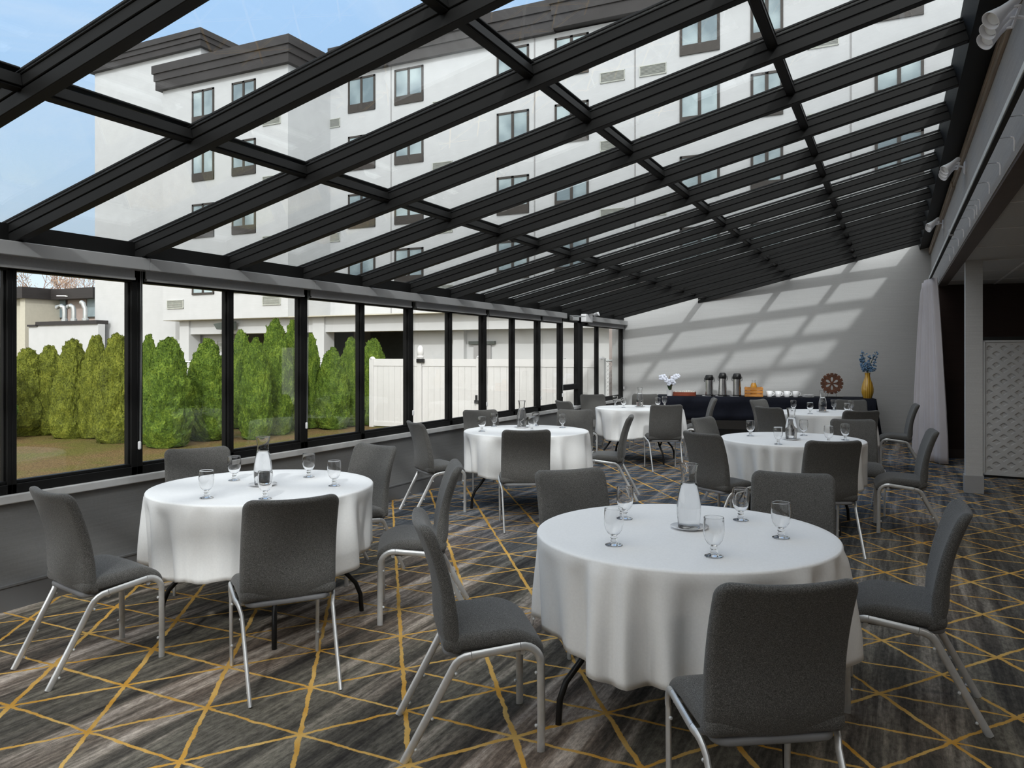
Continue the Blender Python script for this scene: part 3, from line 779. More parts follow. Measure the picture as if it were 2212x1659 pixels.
# orchid
p = bpt(1447, .22); o = empty('orchid_pot', p); tag(o, 'white potted orchid at the window end of the buffet', 'potted plant')
MB().lathe([(0, 0), (.05, 0), (.062, .105), (.058, .105), (.055, .09), (0, .09)], n=24).build('pot', 'china', o, smooth=True)
l = MB()
for a_, le in ((.3, .10), (2.6, .09), (4.2, .08), (1.4, .11)):
    pts_ = [(math.cos(a_) * le * q / 4 * .7, math.sin(a_) * le * q / 4 * .5, .09 + le * 1.3 * math.sin(q / 4 * 1.3)) for q in range(5)]
    l.sweep(pts_, .026, .004, ref=(-math.sin(a_), math.cos(a_), 0), n=8, scales=[.5, .9, 1, .8, .2])
l.build('leaves', 'leaf_green', o, smooth=True)
s_ = MB(); s_.sweep([(.0, 0, .09), (.0, 0, .36)], .005, n=6).sweep([(.03, 0, .09), (.035, 0, .37)], .005, n=6); s_.build('stake', 'cane', o)
st = MB(); rnd = random.Random(4)
st.sweep([(0, 0, .1), (-.02, -.01, .28), (-.10, -.02, .36), (-.19, -.03, .33)], .003, n=6).sweep([(.03, 0, .1), (.05, -.01, .27), (.11, -.02, .36), (.17, -.03, .37)], .003, n=6)
st.build('stem', 'stem_green', o)
for (fx, fz, r_) in ((-.15, .33, .05), (-.10, .335, .055), (-.05, .28, .045), (.02, .26, .05), (.07, .31, .055), (.12, .35, .05), (.16, .36, .04), (.085, .235, .04), (-.005, .22, .04)):
    f_ = MB()
    for q in range(5):
        a_ = q * 2 * PI / 5 + rnd.uniform(-.2, .2)
        f_.ball((fx + .6 * r_ * math.cos(a_), -.045 + rnd.uniform(-.01, .01), fz + .6 * r_ * math.sin(a_)), (r_ * .5, r_ * .18, r_ * .5), 8)
    f_.build('flower', 'white_petal', o, smooth=True)
# wooden box with papers
p = bpt(1479, .26); o = empty('wooden_box', p, brz); tag(o, 'reddish wooden box holding white packets beside the orchid', 'box')
MB().bb((-.2, -.11, 0), (.2, -.095, .07)).bb((-.2, .095, 0), (.2, .11, .07)).bb((-.2, -.11, 0), (-.185, .11, .07)).bb((.185, -.11, 0), (.2, .11, .07)).bb((-.2, -.11, 0), (.2, .11, .01)).build('body', 'mahogany', o, bevel=.002)
pk = MB(); rnd = random.Random(2)
for i in range(22): pk.box((-.16 + .32 * (i % 11) / 10, -.05 + .1 * (i // 11), .05 + rnd.uniform(0, .02)), (.024, .08, .06), Matrix.Rotation(rnd.uniform(-.3, .3), 3, 'Y'))
tag(pk.build('packets', 'paper', o), None, None, None, None)
# airpots
for i, (px, hh, lab) in enumerate(((1532, .375, 'shortest steel airpot, next to the wooden box'), (1561, .415, 'tall tapered steel airpot in the middle of the three'), (1592, .405, 'straight steel airpot next to the wooden crate'))):
    p = bpt(px, .24)
    sc_ = MB().lathe([(0, 0), (.06, 0), (.095, .006), (.095, .009), (.06, .006), (0, .006)], n=32).build('drip_plate', 'china', None, smooth=True)
    sc_.location = p - bd * .035; tag(sc_, 'white plate under the %s' % lab.split(',')[0].replace(' in the middle of the three', '').replace(' next to the wooden crate', ' by the crate'), 'plate', 'plates under the airpots')
    o = empty('airpot', p + Vector((0, 0, .0075)), brz); tag(o, lab, 'airpot', 'coffee airpots on the buffet')
    r0, r1 = (.082, .062) if i == 1 else (.072, .070)
    MB().lathe([(0, 0), (r0, 0), (r0, .004), (r0, .02), (r1, hh * .76), (0, hh * .76)], n=32).build('body', 'steel', o, smooth=True)
    MB().lathe([(r0 - .002, .0), (r0 + .003, .0), (r0 + .003, .022), (r0 - .002, .022)], n=32).build('base_ring', 'black_plastic', o, smooth=True)
    MB().lathe([(0, hh * .75), (r1 + .004, hh * .75), (r1 + .006, hh * .80), (r1 + .004, hh * .90), (r1 - .006, hh * .97), (r1 - .02, hh), (0, hh)], n=32).build('lid', 'black_plastic', o, smooth=True)
    MB().box((0, -r1 - .012, hh * .84), (.03, .045, .028)).build('spout', 'black_plastic', o, bevel=.006)
    hpts = [(math.cos(a_) * (r1 + .014), -.02, hh * .80 - .05 * math.sin(a_)) for a_ in [PI * q / 10 for q in range(11)]]
    hd = MB(); hd.sweep([(r1 + .012, 0, hh * .86), (r1 + .018, 0, hh * .72), (r1 + .01, 0, hh * .66)], .005, n=6).sweep([(-r1 - .012, 0, hh * .86), (-r1 - .018, 0, hh * .72), (-r1 - .01, 0, hh * .66)], .005, n=6)
    hd.build('handle', 'black_plastic', o)
# crate with juice bottle
p = bpt(1628, .24); o = empty('wooden_crate', p, brz); tag(o, 'slatted oak crate between the airpots and the mugs', 'crate')
for j in range(3):
    z0 = .006 + j * .058
    sl = MB()
    for yy in (-.12, .12): sl.box((0, yy, z0 + .022), (.31, .014, .044))
    for xx in (-.148, .148): sl.box((xx, 0, z0 + .022), (.014, .226, .044))
    sl.build('slat_ring', 'oak', o, bevel=.002)
cp = MB()
for xx in (-.13, .13):
    for yy in (-.105, .105): cp.box((xx, yy, .088), (.018, .018, .17))
cp.build('corner_post', 'oak', o); MB().bb((-.14, -.11, .0), (.14, .11, .01)).build('floor_board', 'oak', o)
o = empty('juice_bottle', p + Vector((0, 0, .0105))); tag(o, 'glass bottle of orange juice standing in the oak crate', 'bottle')
MB().lathe([(0, .002), (.05, .002), (.055, .15), (.05, .19), (.032, .235), (0, .235)], n=24).build('juice', 'juice', o, smooth=True)
MB().lathe([(0, 0), (.054, 0), (.058, .15), (.054, .19), (.034, .235), (.026, .26), (.032, .285), (.030, .285), (.024, .26), (.032, .236)], n=24).build('glass', 'glassware', o, smooth=True)
# mugs
m0 = None
for i, (px, lab) in enumerate(((1662, 'white mug at the crate end of the row of four'), (1681, 'second white mug from the oak crate'), (1700, 'third white mug from the oak crate'), (1719, 'white mug next to the stacked plates'))):
    if m0 is None:
        m0 = empty('coffee_mug'); o = m0
        MB().lathe([(0, 0), (.035, 0), (.042, .012), (.054, .105), (.051, .105), (.040, .015), (0, .012)], n=28).build('cup', 'china', o, smooth='all')
        MB().sweep([(.048 + .035 * math.sin(PI * q / 8), 0, .09 - .065 * q / 8) for q in range(9)], .006, .008, ref=(0, 1, 0), n=8).build('handle', 'china', o, smooth=True)
    else: o = copy_tree(m0)
    o.location = bpt(px, .2); o.rotation_euler = (0, 0, brz + .2); tag(o, lab, 'mug', 'white mugs on the buffet')
p = bpt(1746, .24)
for j in range(4):
    o = MB().lathe([(0, 0), (.055, 0), (.098, .009), (.098, .012), (.055, .004), (0, .004)], n=32).build('side_plate', 'china', None, smooth=True)
    o.location = p + Vector((0, 0, .0105 * j)); tag(o, 'white side plate in the stack beside the mugs, %s' % ('bottom plate', 'second from the bottom', 'second from the top', 'top plate')[j], 'plate', 'stacked side plates')
# carved wheel on a stand
p = bpt(1797, .3); o = empty('carved_wheel', p, brz); tag(o, 'carved brown wooden wheel on a thin metal stand', 'sculpture')
RX = Matrix.Rotation(PI / 2, 3, 'X'); wz = .245; WR = .165
MB().bb((-.17, -.05, 0), (.17, .05, .018)).build('base', 'black_plastic', o, bevel=.002)
MB().sweep([(-.07, 0, .015), (-.07, 0, .11)], .004, n=6).sweep([(.07, 0, .015), (.07, 0, .11)], .004, n=6).build('stand_rod', 'steel', o)
rim = MB(); rim.lathe([(WR * .66, -.018), (WR * .97, -.018), (WR * .97, .018), (WR * .66, .018), (WR * .66, -.018)], (0, 0, wz), 40, RX)
for q in range(16):
    a_ = 2 * PI * q / 16; rim.box((WR * .96 * math.cos(a_), 0, wz + WR * .96 * math.sin(a_)), (.05, .04, .05), Matrix.Rotation(-a_, 3, 'Y'))
rim.build('rim', 'carved_wood', o, bevel=.004)
for q in range(6):
    a_ = 2 * PI * q / 6; sp = MB()
    pr = [(.02, .012), (.05, .014), (.08, .022), (.112, .052), (.112, -.052), (.08, -.022), (.05, -.014), (.02, -.012)]
    sp.prism([(r_ * math.cos(a_) - w_ * math.sin(a_), -.014, wz + r_ * math.sin(a_) + w_ * math.cos(a_)) for r_, w_ in pr], (0, .028, 0)); sp.build('spoke', 'carved_wood', o)
MB().lathe([(0, -.022), (.026, -.022), (.026, .022), (0, .022)], (0, 0, wz), 20, RX).build('hub', 'carved_wood', o, smooth=True)
# vase with blue flowers
p = bpt(1874, .26); o = empty('amber_vase', p); tag(o, 'amber glass vase of blue flowers at the aisle end of the buffet', 'vase')
MB().lathe([(0, 0), (.066, 0), (.075, .02), (.098, .10), (.100, .16), (.085, .24), (.055, .32), (.040, .38), (.045, .43), (.048, .435), (.036, .38), (0, .36)], n=28).build('vase_body', 'amber_glass', o, smooth=True)
rnd = random.Random(11); sm_ = MB(); heads = []
for q in range(11):
    a_ = rnd.uniform(0, 2 * PI); sp_ = rnd.uniform(.03, .15); hz_ = rnd.uniform(.5, .82)
    e_ = Vector((math.cos(a_) * sp_, math.sin(a_) * sp_ * .6, hz_)); sm_.sweep([(0, 0, .40), (e_.x * .4, e_.y * .4, .40 + (hz_ - .4) * .55), e_], .003, n=5); heads.append(e_)
sm_.build('stem', 'stem_green', o)
fl = MB()
for e_ in heads:
    for q in range(30):
        t_ = rnd.random(); c_ = Vector((e_.x * (.55 + .45 * t_), e_.y * (.55 + .45 * t_), .46 + (e_.z - .44) * t_)) + Vector((rnd.gauss(0, .022), rnd.gauss(0, .022), rnd.gauss(0, .012)))
        fl.ball(c_, (rnd.uniform(.008, .018), rnd.uniform(.006, .012), rnd.uniform(.008, .016)), 6)
fb = fl.build('blossom', 'blue_petal', o); fb['kind'] = 'stuff'

# ================================================================== RIGHT SIDE FITTINGS
# spotlight clusters on the upper wall
def spot(y, z, lab, rot=0.0):
    o = empty('spotlight_cluster', (XR, y, z)); tag(o, lab, 'spotlight', 'triple spotlights on the upper wall')
    MB().lathe([(0, 0), (.06, 0), (.06, .012), (.045, .02), (0, .02)], (0, 0, 0), 24, Matrix.Rotation(-PI / 2, 3, 'Y')).build('wall_plate', 'white_enamel', o, smooth=True)
    fr = MB(); fr.sweep([(-.06, -.13, .02), (-.06, .13, .02)], .007, n=8); fr.sweep([(0, 0, 0), (-.06, 0, .02)], .009, n=8)
    for yy in (-.13, 0, .13): fr.sweep([(-.06, yy, .02), (-.11, yy, .02)], .0065, n=8)
    fr.build('bracket', 'white_enamel', o)
    ax = Vector((-.66, -.42, -.62)).to_track_quat('Z', 'Y').to_matrix()
    for yy in (-.13, 0, .13):
        h_ = MB().lathe([(0, -.075), (.016, -.073), (.020, -.06), (.021, -.02), (.025, .02), (.035, .065), (.043, .095), (.044, .105), (.041, .105), (.039, .098), (.026, .06), (0, .05)], (-.11, yy, .02), 24, ax).build('lamp_head', 'white_enamel', o, smooth=True)
        MB().lathe([(0, .078), (.032, .078), (.029, .088), (0, .094)], (-.11, yy, .02), 20, ax).build('bulb', 'lamp_glass', h_, smooth=True)
    return o
p_ = onX(2228, 40, XR); spot(p_.y, p_.z, 'white triple spotlight on the upper wall, closest to the camera')
p_ = onX(2087, 362, XR); spot(p_.y, p_.z, 'white triple spotlight halfway along the upper wall')
p_ = onX(2039, 484, XR); spot(p_.y, p_.z, 'white triple spotlight by the back wall')
# curtain track with brackets
TX, TZ = 0.46, 2.60
tr = empty('curtain_track', (TX, 0, TZ)); tag(tr, 'long pale metal curtain track hung along the upper wall', 'curtain track')
MB().bb((-.014, YB + .1, .0), (.016, 12.7, .034)).build('rail', 'track_metal', tr, bevel=.003)
MB().bb((-.010, YB + .1, -.010), (.014, 12.7, -.0005)).build('slot', 'dark_gap', tr)
MB().bb((-.02, 7.96, -.011), (.022, 8.06, .04)).build('joiner', 'chair_metal', tr)
for px_, py_ in ((2240, 250), (2171, 297), (2140, 352), (2116, 394), (2100, 431), (2094, 443), (2090, 452), (2078, 470), (2066, 495), (2054, 515), (2046, 533), (2038, 549)):
    dep = F_PX * (TZ + .03 - EYE) / (HY - py_); yy = (dep + TX * ST) / CT
    MB().sweep([(0, yy, .02), (.075, yy, .024), (.088, yy, .018), (.092, yy, .004), (.092, yy, -.052)], .0045, n=8).build('bracket', 'white_enamel', tr, smooth=True)
# curtain gathered at the end of the track
cu = MB(); NS, NZ = 150, 26; rows = []
for q in range(NZ + 1):
    t_ = q / NZ; z = 2.585 * (1 - t_) + 0.015 * t_; row = []
    w_ = 0.20 + 0.34 * min(1, t_ * 1.15) ** 0.8; am = .028 + .022 * t_
    drop = max(0, .10 - t_) * 0
    for i in range(NS + 1):
        s_ = i / NS; a_ = s_ * 2 * PI * 8.5
        y_ = 12.12 + 0.10 * (1 - t_) + s_ * (0.55 + .25 * t_)
        x_ = TX - 0.02 + (.5 - s_) * w_ * 0.72 + am * math.sin(a_) + .012 * math.sin(a_ * 2.3 + 1 + t_)
        zz = z - (0.20 * (1 - t_) ** 6) * max(0, (s_ - .75) / .25)
        row.append(cu.b.verts.new((x_, y_ + am * .35 * math.cos(a_), zz)))
    rows.append(row)
for a_, b_ in zip(rows, rows[1:]):
    for i in range(NS): cu.b.faces.new((a_[i], a_[i + 1], b_[i + 1], b_[i]))
cu_o = cu.build('curtain', 'curtain_white', None, smooth='all'); tag(cu_o, 'white curtain gathered at the end of its track by the back wall', 'curtain')
sd = cu_o.modifiers.new('s', 'SOLIDIFY'); sd.thickness = .004
# white diamond relief screen
s0 = onZ(2124, 1030); s1 = onZ(2212, 1036.5); sdv = (s1 - s0); sdv.z = 0; sdv.normalize()
sc_o = empty('relief_screen', s0, math.atan2(sdv.y, sdv.x)); tag(sc_o, 'white panel with diamond relief pattern behind the column', 'screen')
SW, SH = 1.35, 1.66
MB().bb((0, .03, .03), (SW, .05, SH + .03)).build('panel', 'panel_white', sc_o)
MB().bb((0, -.012, .03), (.018, 0, SH + .03)).bb((SW - .018, -.012, .03), (SW, 0, SH + .03)).bb((0, -.012, .03), (SW, 0, .055)).bb((0, -.012, SH + .01), (SW, 0, SH + .03)).build('frame', 'panel_white', sc_o)
rl = MB(); NX, NZ_ = 150, 190; gr_ = []
for j in range(NZ_ + 1):
    row = []
    for i in range(NX + 1):
        x_ = .018 + (SW - .036) * i / NX; z_ = .055 + (SH - .045) * j / NZ_
        def ins(ox, oz):
            u_ = ((x_ - .06 - ox) / .155 + .5) % 1 - .5; w_ = ((z_ - .1 - oz) / .136 + .5) % 1 - .5
            return abs(u_ * .155) / .046 + abs(w_ * .136) / .034
        q_ = min(ins(0, 0), ins(.0775, .068)); edge = x_ < .04 or x_ > SW - .05 or z_ < .08 or z_ > SH - .02
        dpt_ = 0.0 if edge else .015 * max(0, min(1, (1 - q_) / .22))
        row.append(rl.b.verts.new((x_, .003 + dpt_, z_)))
    gr_.append(row)
for a_, b_ in zip(gr_, gr_[1:]):
    for i in range(NX): rl.b.faces.new((a_[i], a_[i + 1], b_[i + 1], b_[i]))
rl.build('relief', 'panel_white', sc_o)
MB().bb((.01, .005, 0.0), (SW - .01, .05, .03)).build('base', 'dark_gap', sc_o)
MB().bb((-.005, .0, SH + .03), (SW, .055, SH + .075)).build('top_rail', 'dark_gap', sc_o)

# ================================================================== OUTSIDE
struct(MB().bb((-90, -30, GZ - .3), (XW - .26, 90, GZ)).build('ground', 'lawn'), 'brown and green lawn outside the windows')
struct(MB().bb((XW - .26, YB - .4, GZ - .2), (7.2, 17.6, -.12)).build('foundation', 'stucco_grey'))

# arborvitae hedge: each tree its own object
def mk_tree(h, r, seed, mat):
    rnd = random.Random(seed); b = bmesh.new()
    g = bmesh.ops.create_icosphere(b, subdivisions=5, radius=1.0)
    off = Vector((rnd.uniform(-50, 50), rnd.uniform(-50, 50), rnd.uniform(-50, 50)))
    def prof(t_):
        if t_ < .12: return .80 + .20 * (t_ / .12)
        return max(0.0, 1 - ((t_ - .12) / .88) ** 2.3) ** .66
    for v in b.verts:
        d = v.co.normalized(); t_ = (d.z + 1) / 2; t_ = t_ ** .9
        a_ = math.atan2(d.y, d.x); rr = r * prof(t_)
        p_ = Vector((rr * math.cos(a_), rr * math.sin(a_), .01 + (h - .01) * t_))
        if math.hypot(d.x, d.y) < 1e-4: p_ = Vector((0, 0, .01 + (h - .01) * t_))
        n1 = mnoise.noise(p_ * 3.0 + off); n2 = mnoise.noise(p_ * 9.0 + off); n3 = mnoise.noise(p_ * 30.0 + off)
        k = 1 + .16 * n1
        p_.x *= k; p_.y *= k
        out = Vector((math.cos(a_), math.sin(a_), .35))
        p_ += out * (.06 * n2 + .045 * abs(n3)); p_.z += .05 * n2
        v.co = p_
    base = [(v.co.copy(), v.normal.copy()) for v in b.verts]
    b.normal_update()
    base = [(v.co.copy(), v.normal.copy()) for v in b.verts]
    for i in range(6500):
        p_, n_ = base[rnd.randrange(len(base))]
        u_ = Vector((rnd.gauss(0, 1), rnd.gauss(0, 1), rnd.gauss(.8, .7))).normalized()
        dr = (n_ * rnd.uniform(.3, 1.0) + u_ * .8).normalized(); L_ = rnd.uniform(.018, .050)
        w_ = dr.orthogonal().normalized(); w_ = Matrix.Rotation(rnd.uniform(0, 6.28), 3, dr) @ w_
        q_ = p_ - n_ * .02
        vs = [b.verts.new(q_ - w_ * .009), b.verts.new(q_ + w_ * .009), b.verts.new(q_ + dr * L_ * .6 + w_ * .011), b.verts.new(q_ + dr * L_), b.verts.new(q_ + dr * L_ * .6 - w_ * .011)]
        b.faces.new(vs)
    mb = MB(); mb.b.free(); mb.b = b
    root = empty('arborvitae')
    me = bpy.data.meshes.new('foliage'); b.to_mesh(me); b.free(); me.materials.append(MATS[mat])
    f_ = bpy.data.objects.new('foliage', me); COL.objects.link(f_); f_.parent = root
    MB().sweep([(0, 0, -.05), (0, 0, .35)], .04, n=8).build('trunk', 'bark', root)
    return root
HG = 'arborvitae trees in the row outside the windows'
protos = [mk_tree(2.0, .5, 1, 'thuja_a'), mk_tree(2.0, .5, 2, 'thuja_a'), mk_tree(2.0, .5, 3, 'thuja_b'), mk_tree(2.0, .5, 4, 'thuja_b')]
TR = [ # px centre, base px y, top px y, px width, proto, label
 (-12, 952, 752, 70, 2, 'green arborvitae cut off by the edge of the first window'),
 (60, 940, 752, 78, 0, 'low olive arborvitae next to the first black window post'),
 (108, 938, 744, 66, 1, 'olive arborvitae with a forked top below the roof pipes'),
 (158, 945, 732, 74, 0, 'olive arborvitae in the middle of the brownish row'),
 (207, 946, 722, 62, 1, 'slim olive arborvitae with the twin tips'),
 (252, 955, 720, 82, 0, 'broad olive arborvitae beside the second window post'),
 (322, 958, 725, 50, 2, 'slim green arborvitae just past the second window post'),
 (362, 965, 728, 92, 3, 'wide green arborvitae in the third window pane'),
 (450, 950, 734, 88, 2, 'lone round green arborvitae with gaps on both sides'),
 (522, 925, 712, 56, 3, 'green arborvitae beside the fourth window post'),
 (552, 948, 732, 62, 2, 'short green arborvitae standing in front of the tallest'),
 (594, 938, 688, 72, 3, 'tallest green arborvitae in the row'),
 (632, 930, 694, 54, 2, 'tall narrow green arborvitae beside the tallest one'),
 (672, 925, 720, 46, 3, 'green arborvitae half hidden by the fifth window post'),
 (718, 926, 752, 66, 2, 'low rounded green arborvitae after the chain link gap'),
 (758, 920, 728, 56, 3, 'slim green arborvitae in front of the white fence'),
 (790, 918, 765, 44, 2, 'shorter green arborvitae at the end of the row by the fence')]
used = set()
for i, (px, by, ty, pw, pr, lab) in enumerate(TR):
    p = onZ(px, by, GZ); dep = -p.x * ST + p.y * CT
    hgt = (EYE + (HY - ty) * dep / F_PX) - GZ; wid = pw * dep / F_PX
    if pr in used: o = copy_tree(protos[pr])
    else: o = protos[pr]; used.add(pr)
    o.location = (p.x, p.y, GZ); o.scale = (wid * 1.08, wid * 1.08, hgt * 0.5); o.rotation_euler = (0, 0, i * 1.7)
    tag(o, lab, 'tree', HG)
p = onZ(830, 915, GZ)
o = copy_tree(protos[3]); pp = onY(805, 740, 21.0); o.location = (pp.x, 21.0, GZ); o.scale = (1.0, 1.0, 1.12); tag(o, 'green arborvitae beyond the white fence by the parking opening', 'tree', HG)

# shrub and twigs before the white fence
def shrub(px, py, w_, h_, lab):
    p = onZ(px, py, GZ); o = mk_tree(h_, w_, 9, 'shrub_green'); o.name = 'shrub'; o.location = (p.x, p.y, GZ); tag(o, lab, 'shrub')
shrub(1080, 920, .30, .62, 'dark green shrub at the foot of the white fence')
p = onZ(1150, 915, GZ); rnd = random.Random(5); o = empty('bare_bush', p); tag(o, 'thin bare twig bush before the white fence', 'bush')
tw = MB()
for q in range(26):
    a_ = rnd.uniform(0, 6.28); sp_ = rnd.uniform(.1, .45); hh_ = rnd.uniform(.4, 1.0)
    e_ = Vector((math.cos(a_) * sp_, math.sin(a_) * sp_ * .4, hh_)); mid = Vector((e_.x * .35, e_.y * .35, hh_ * .6))
    tw.sweep([(0, 0, 0), mid, e_], .006, n=4, scales=[1, .7, .3]); tw.sweep([mid, mid + Vector((rnd.uniform(-.2, .2), 0, rnd.uniform(.1, .3)))], .003, n=4)
tw.build('twigs', 'bark', o)

# white vinyl fence
FY = 14.72; FX0, FX1 = -10.9, -5.25; FT = 1.43
fo = empty('vinyl_fence', (0, FY, GZ)); tag(fo, 'white vinyl privacy fence with a gate outside the windows', 'fence')
H_ = FT - GZ
gx0 = onY(908, 800, FY).x; gx1 = onY(1036, 800, FY).x
def panel(x0, x1, nm):
    pn = MB(); nb = max(2, int((x1 - x0) / .15))
    for i in range(nb):
        a_ = x0 + (x1 - x0) * i / nb; b_ = x0 + (x1 - x0) * (i + 1) / nb
        pn.bb((a_ + .002, -.011, .06), (b_ - .002, .011, H_ - .05))
    pn.bb((x0, -.025, H_ - .16), (x1, .025, H_)); pn.bb((x0, -.025, .03), (x1, .025, .13))
    return pn.build(nm, 'vinyl_white', fo)
panel(FX0, gx0 - .06, 'board_panel'); panel(gx0 + .06, gx1 - .05, 'gate_panel'); panel(gx1 + .05, FX1, 'board_panel')
def post(x, h_, cap):
    MB().bb((x - .055, -.055, 0), (x + .055, .055, h_)).build('post', 'vinyl_white', fo, bevel=.004)
    if cap: MB().lathe([(0, 0), (.085, 0), (.085, .03), (.06, .045), (.075, .08), (.08, .14), (.06, .23), (.03, .27), (0, .28)], (x, 0, h_), 12).build('post_cap', 'vinyl_white', fo, smooth=True)
    else: MB().lathe([(0, 0), (.08, 0), (.08, .02), (.03, .05), (0, .055)], (x, 0, h_), 4).build('post_cap', 'vinyl_white', fo)
post(gx0, H_ + .03, True); post(gx1, H_ + .03, False); post(FX0, H_, False); post(FX1, H_, False)
MB().bb((gx0 - .05, -.09, H_ - .08), (gx0 + .14, -.04, H_ + .0)).build('gate_hinge', 'black_plastic', fo)
MB().bb((gx1 - .09, -.08, .62), (gx1 + .05, -.03, .69)).bb((gx1 - .06, -.09, .69), (gx1 - .02, -.03, .8)).build('gate_latch', 'black_plastic', fo)

# chain link fence behind the hedge
def chain(p0, p1, h_, lab):
    o = empty('chain_link_fence', (p0[0], p0[1], GZ), math.atan2(p1[1] - p0[1], p1[0] - p0[0])); tag(o, lab, 'fence', 'chain link fences')
    L_ = math.hypot(p1[0] - p0[0], p1[1] - p0[1]); n_ = int(L_ / .085); wm = MB()
    for sgn in (1, -1):
        for i in range(-int(h_ / .085), n_ + 1):
            x0 = i * .085; a0 = max(0, -x0); a1 = min(h_, L_ - x0)
            if a1 - a0 < .03: continue
            q0, q1 = (x0 + a0, x0 + a1)
            if sgn > 0: wm.sweep([(q0, 0, a0), (q1, 0, a1)], .003, n=3, cap=False)
            else: wm.sweep([(L_ - q0, .006, a0), (L_ - q1, .006, a1)], .003, n=3, cap=False)
    wm.build('wire_mesh', 'galvanised', o); MB().sweep([(0, 0, h_), (L_, 0, h_)], .02, n=8).build('top_rail', 'galvanised', o)
    k = 0
    while k * 2.4 <= L_: MB().sweep([(k * 2.4, 0.02, 0), (k * 2.4, 0.02, h_ + .05)], .025, n=8).build('post', 'galvanised', o); k += 1
chain((-18.3, 12.0), (-11.9, 16.4), 1.5, 'long chain link fence behind the arborvitae row')
chain((-6.35, 15.4), (-4.85, 15.9), 1.55, 'short chain link fence seen past the glass door')

# annex and pipes seen through the corner window
o = MB().bb((-5.62, 16.2, GZ), (-5.02, 16.8, 3.2)).build('annex_pier', 'stucco_pink'); tag(o, 'beige pier outside the corner window', 'wall', None, 'structure')
for x_, lab in ((-4.98, 'pale downpipe closest to the beige pier'), (-4.79, 'pale downpipe by the room corner')):
    o = empty('downpipe', (x_, 15.35 if x_ < -4.9 else 15.25, GZ)); tag(o, lab, 'pipe', 'downpipes outside the corner window')
    MB().sweep([(0, 0, 0), (0, 0, 3.2)], .06, n=14).build('pipe', 'pipe_pale', o, smooth=True); MB().bb((-.08, -.02, 1.3), (.08, .07, 1.33)).build('clamp', 'galvanised', o)
struct(MB().bb((-5.1, 15.6, GZ), (-4.9, 16.2, 3.2)).build('annex_wall', 'wallpaper_brown'))

# ---- hotel wing behind, facing the camera side
HYB, HYA, HYC = 26.5, 28.0, 29.4
ho = empty('hotel_building', (0, 0, 0)); tag(ho, 'white hotel wing with dark sloped parapets and brown windows', 'building')
def xat(px, Y): return onY(px, 700, Y).x
def zat(px, py, Y): return onY(px, py, Y).z
XA0 = xat(205, HYA); XB0 = xat(352, HYB); XB1 = xat(622, HYB); XC1 = 12.0
topA = zat(330, 128, HYA); topB = zat(500, 164, HYB); topC = zat(1000, 112, HYC)
bzB = zat(430, 690, HYB)
MB().bb((XA0, HYA, GZ), (xat(434, HYA), HYA + 9, topA)).build('wall', 'stucco_white', ho)
# block B hangs over an open ground floor
MB().bb((XB0, HYB, bzB), (XB1, HYC + 8, topB)).build('wall', 'stucco_white', ho)
MB().bb((XB1, HYC, bzB + .02), (XC1, HYC + 9, topC)).build('wall', 'stucco_white', ho)
def parapet(x0, x1, y, zb, hgt, slope_end=None):
    pr = MB()
    for (o0, z0, z1) in ((.24, 0, hgt * .36), (.30, hgt * .36, hgt * .66), (.37, hgt * .66, hgt)):
        pr.bb((x0 - o0, y - o0, zb + z0), (x1 + o0, y + 6, zb + z1))
    return pr.build('parapet', 'parapet_brown', ho)
pbB = zat(355, 195, HYB); pbB2 = zat(622, 140, HYB)
parapet(XB0, XB1, HYB, topB - .02, zat(625, 87, HYB - .4) - topB + .35)
parapet(XA0, xat(434, HYA), HYA, topA - .02, zat(430, 58, HYA - .4) - topA + .02)
parapet(XB1 + .5, xat(1190, HYC), HYC, topC - .02, 1.3); parapet(xat(1190, HYC) + .5, XC1, HYC - .15, topC + .05, 1.45)
def vent(px0, px1, z0, Y, hgt=.42):
    x0, x1 = xat(px0, Y), xat(px1, Y); v_ = MB()
    v_.bb((x0, Y - .05, z0), (x1, Y + .01, z0 + .03)).bb((x0, Y - .05, z0 + hgt - .03), (x1, Y + .01, z0 + hgt)).bb((x0, Y - .05, z0), (x0 + .03, Y, z0 + hgt)).bb((x1 - .03, Y - .05, z0), (x1, Y, z0 + hgt))
    for i in range(7): v_.box(((x0 + x1) / 2, Y - .02, z0 + .06 + i * .05), (x1 - x0, .05, .012), Matrix.Rotation(.5, 3, 'X'))
    v_.build('air_vent', 'grille', ho)
# ground level: beam, columns, dark recess
beam1 = zat(430, 722, HYB + .5)
MB().bb((XB0 + .9, HYB + .5, beam1), (XC1, HYB + 1.2, bzB)).build('beam', 'stucco_white', ho)
MB().bb((XB0, HYC + 5.5, GZ), (XC1, HYC + 5.7, bzB)).build('recess_wall', 'soffit_dark', ho)
MB().bb((XB0, HYB + .02, bzB - .02), (XC1, HYC + 6, bzB + .02)).build('soffit', 'stucco_cream', ho)
for px in (405, 694): MB().bb((xat(px, HYB + .6) - .32, HYB + .4, GZ), (xat(px, HYB + .6) + .32, HYB + 1.1, bzB)).build('pillar', 'stucco_white', ho)
for px in (785,): MB().bb((xat(px, HYC + 3) - .3, HYC + 2.6, GZ), (xat(px, HYC + 3) + .3, HYC + 3.2, bzB)).build('pillar', 'stucco_grey', ho)
MB().bb((xat(376, HYB + 1.3), HYB + 1.3, GZ), (xat(505, HYB + 1.3), HYB + 1.6, bzB)).build('recess_wall', 'stucco_white', ho)
vent(470, 486, zat(478, 758, HYB + 1.3), HYB + 1.3, .5)
MB().bb((xat(925, HYC), HYC - 1.6, GZ), (XC1, HYC + .1, bzB + .05)).build('wall', 'stucco_white', ho)
dpx0, dpx1 = xat(1025, HYC - 1.6), xat(1062, HYC - 1.6)
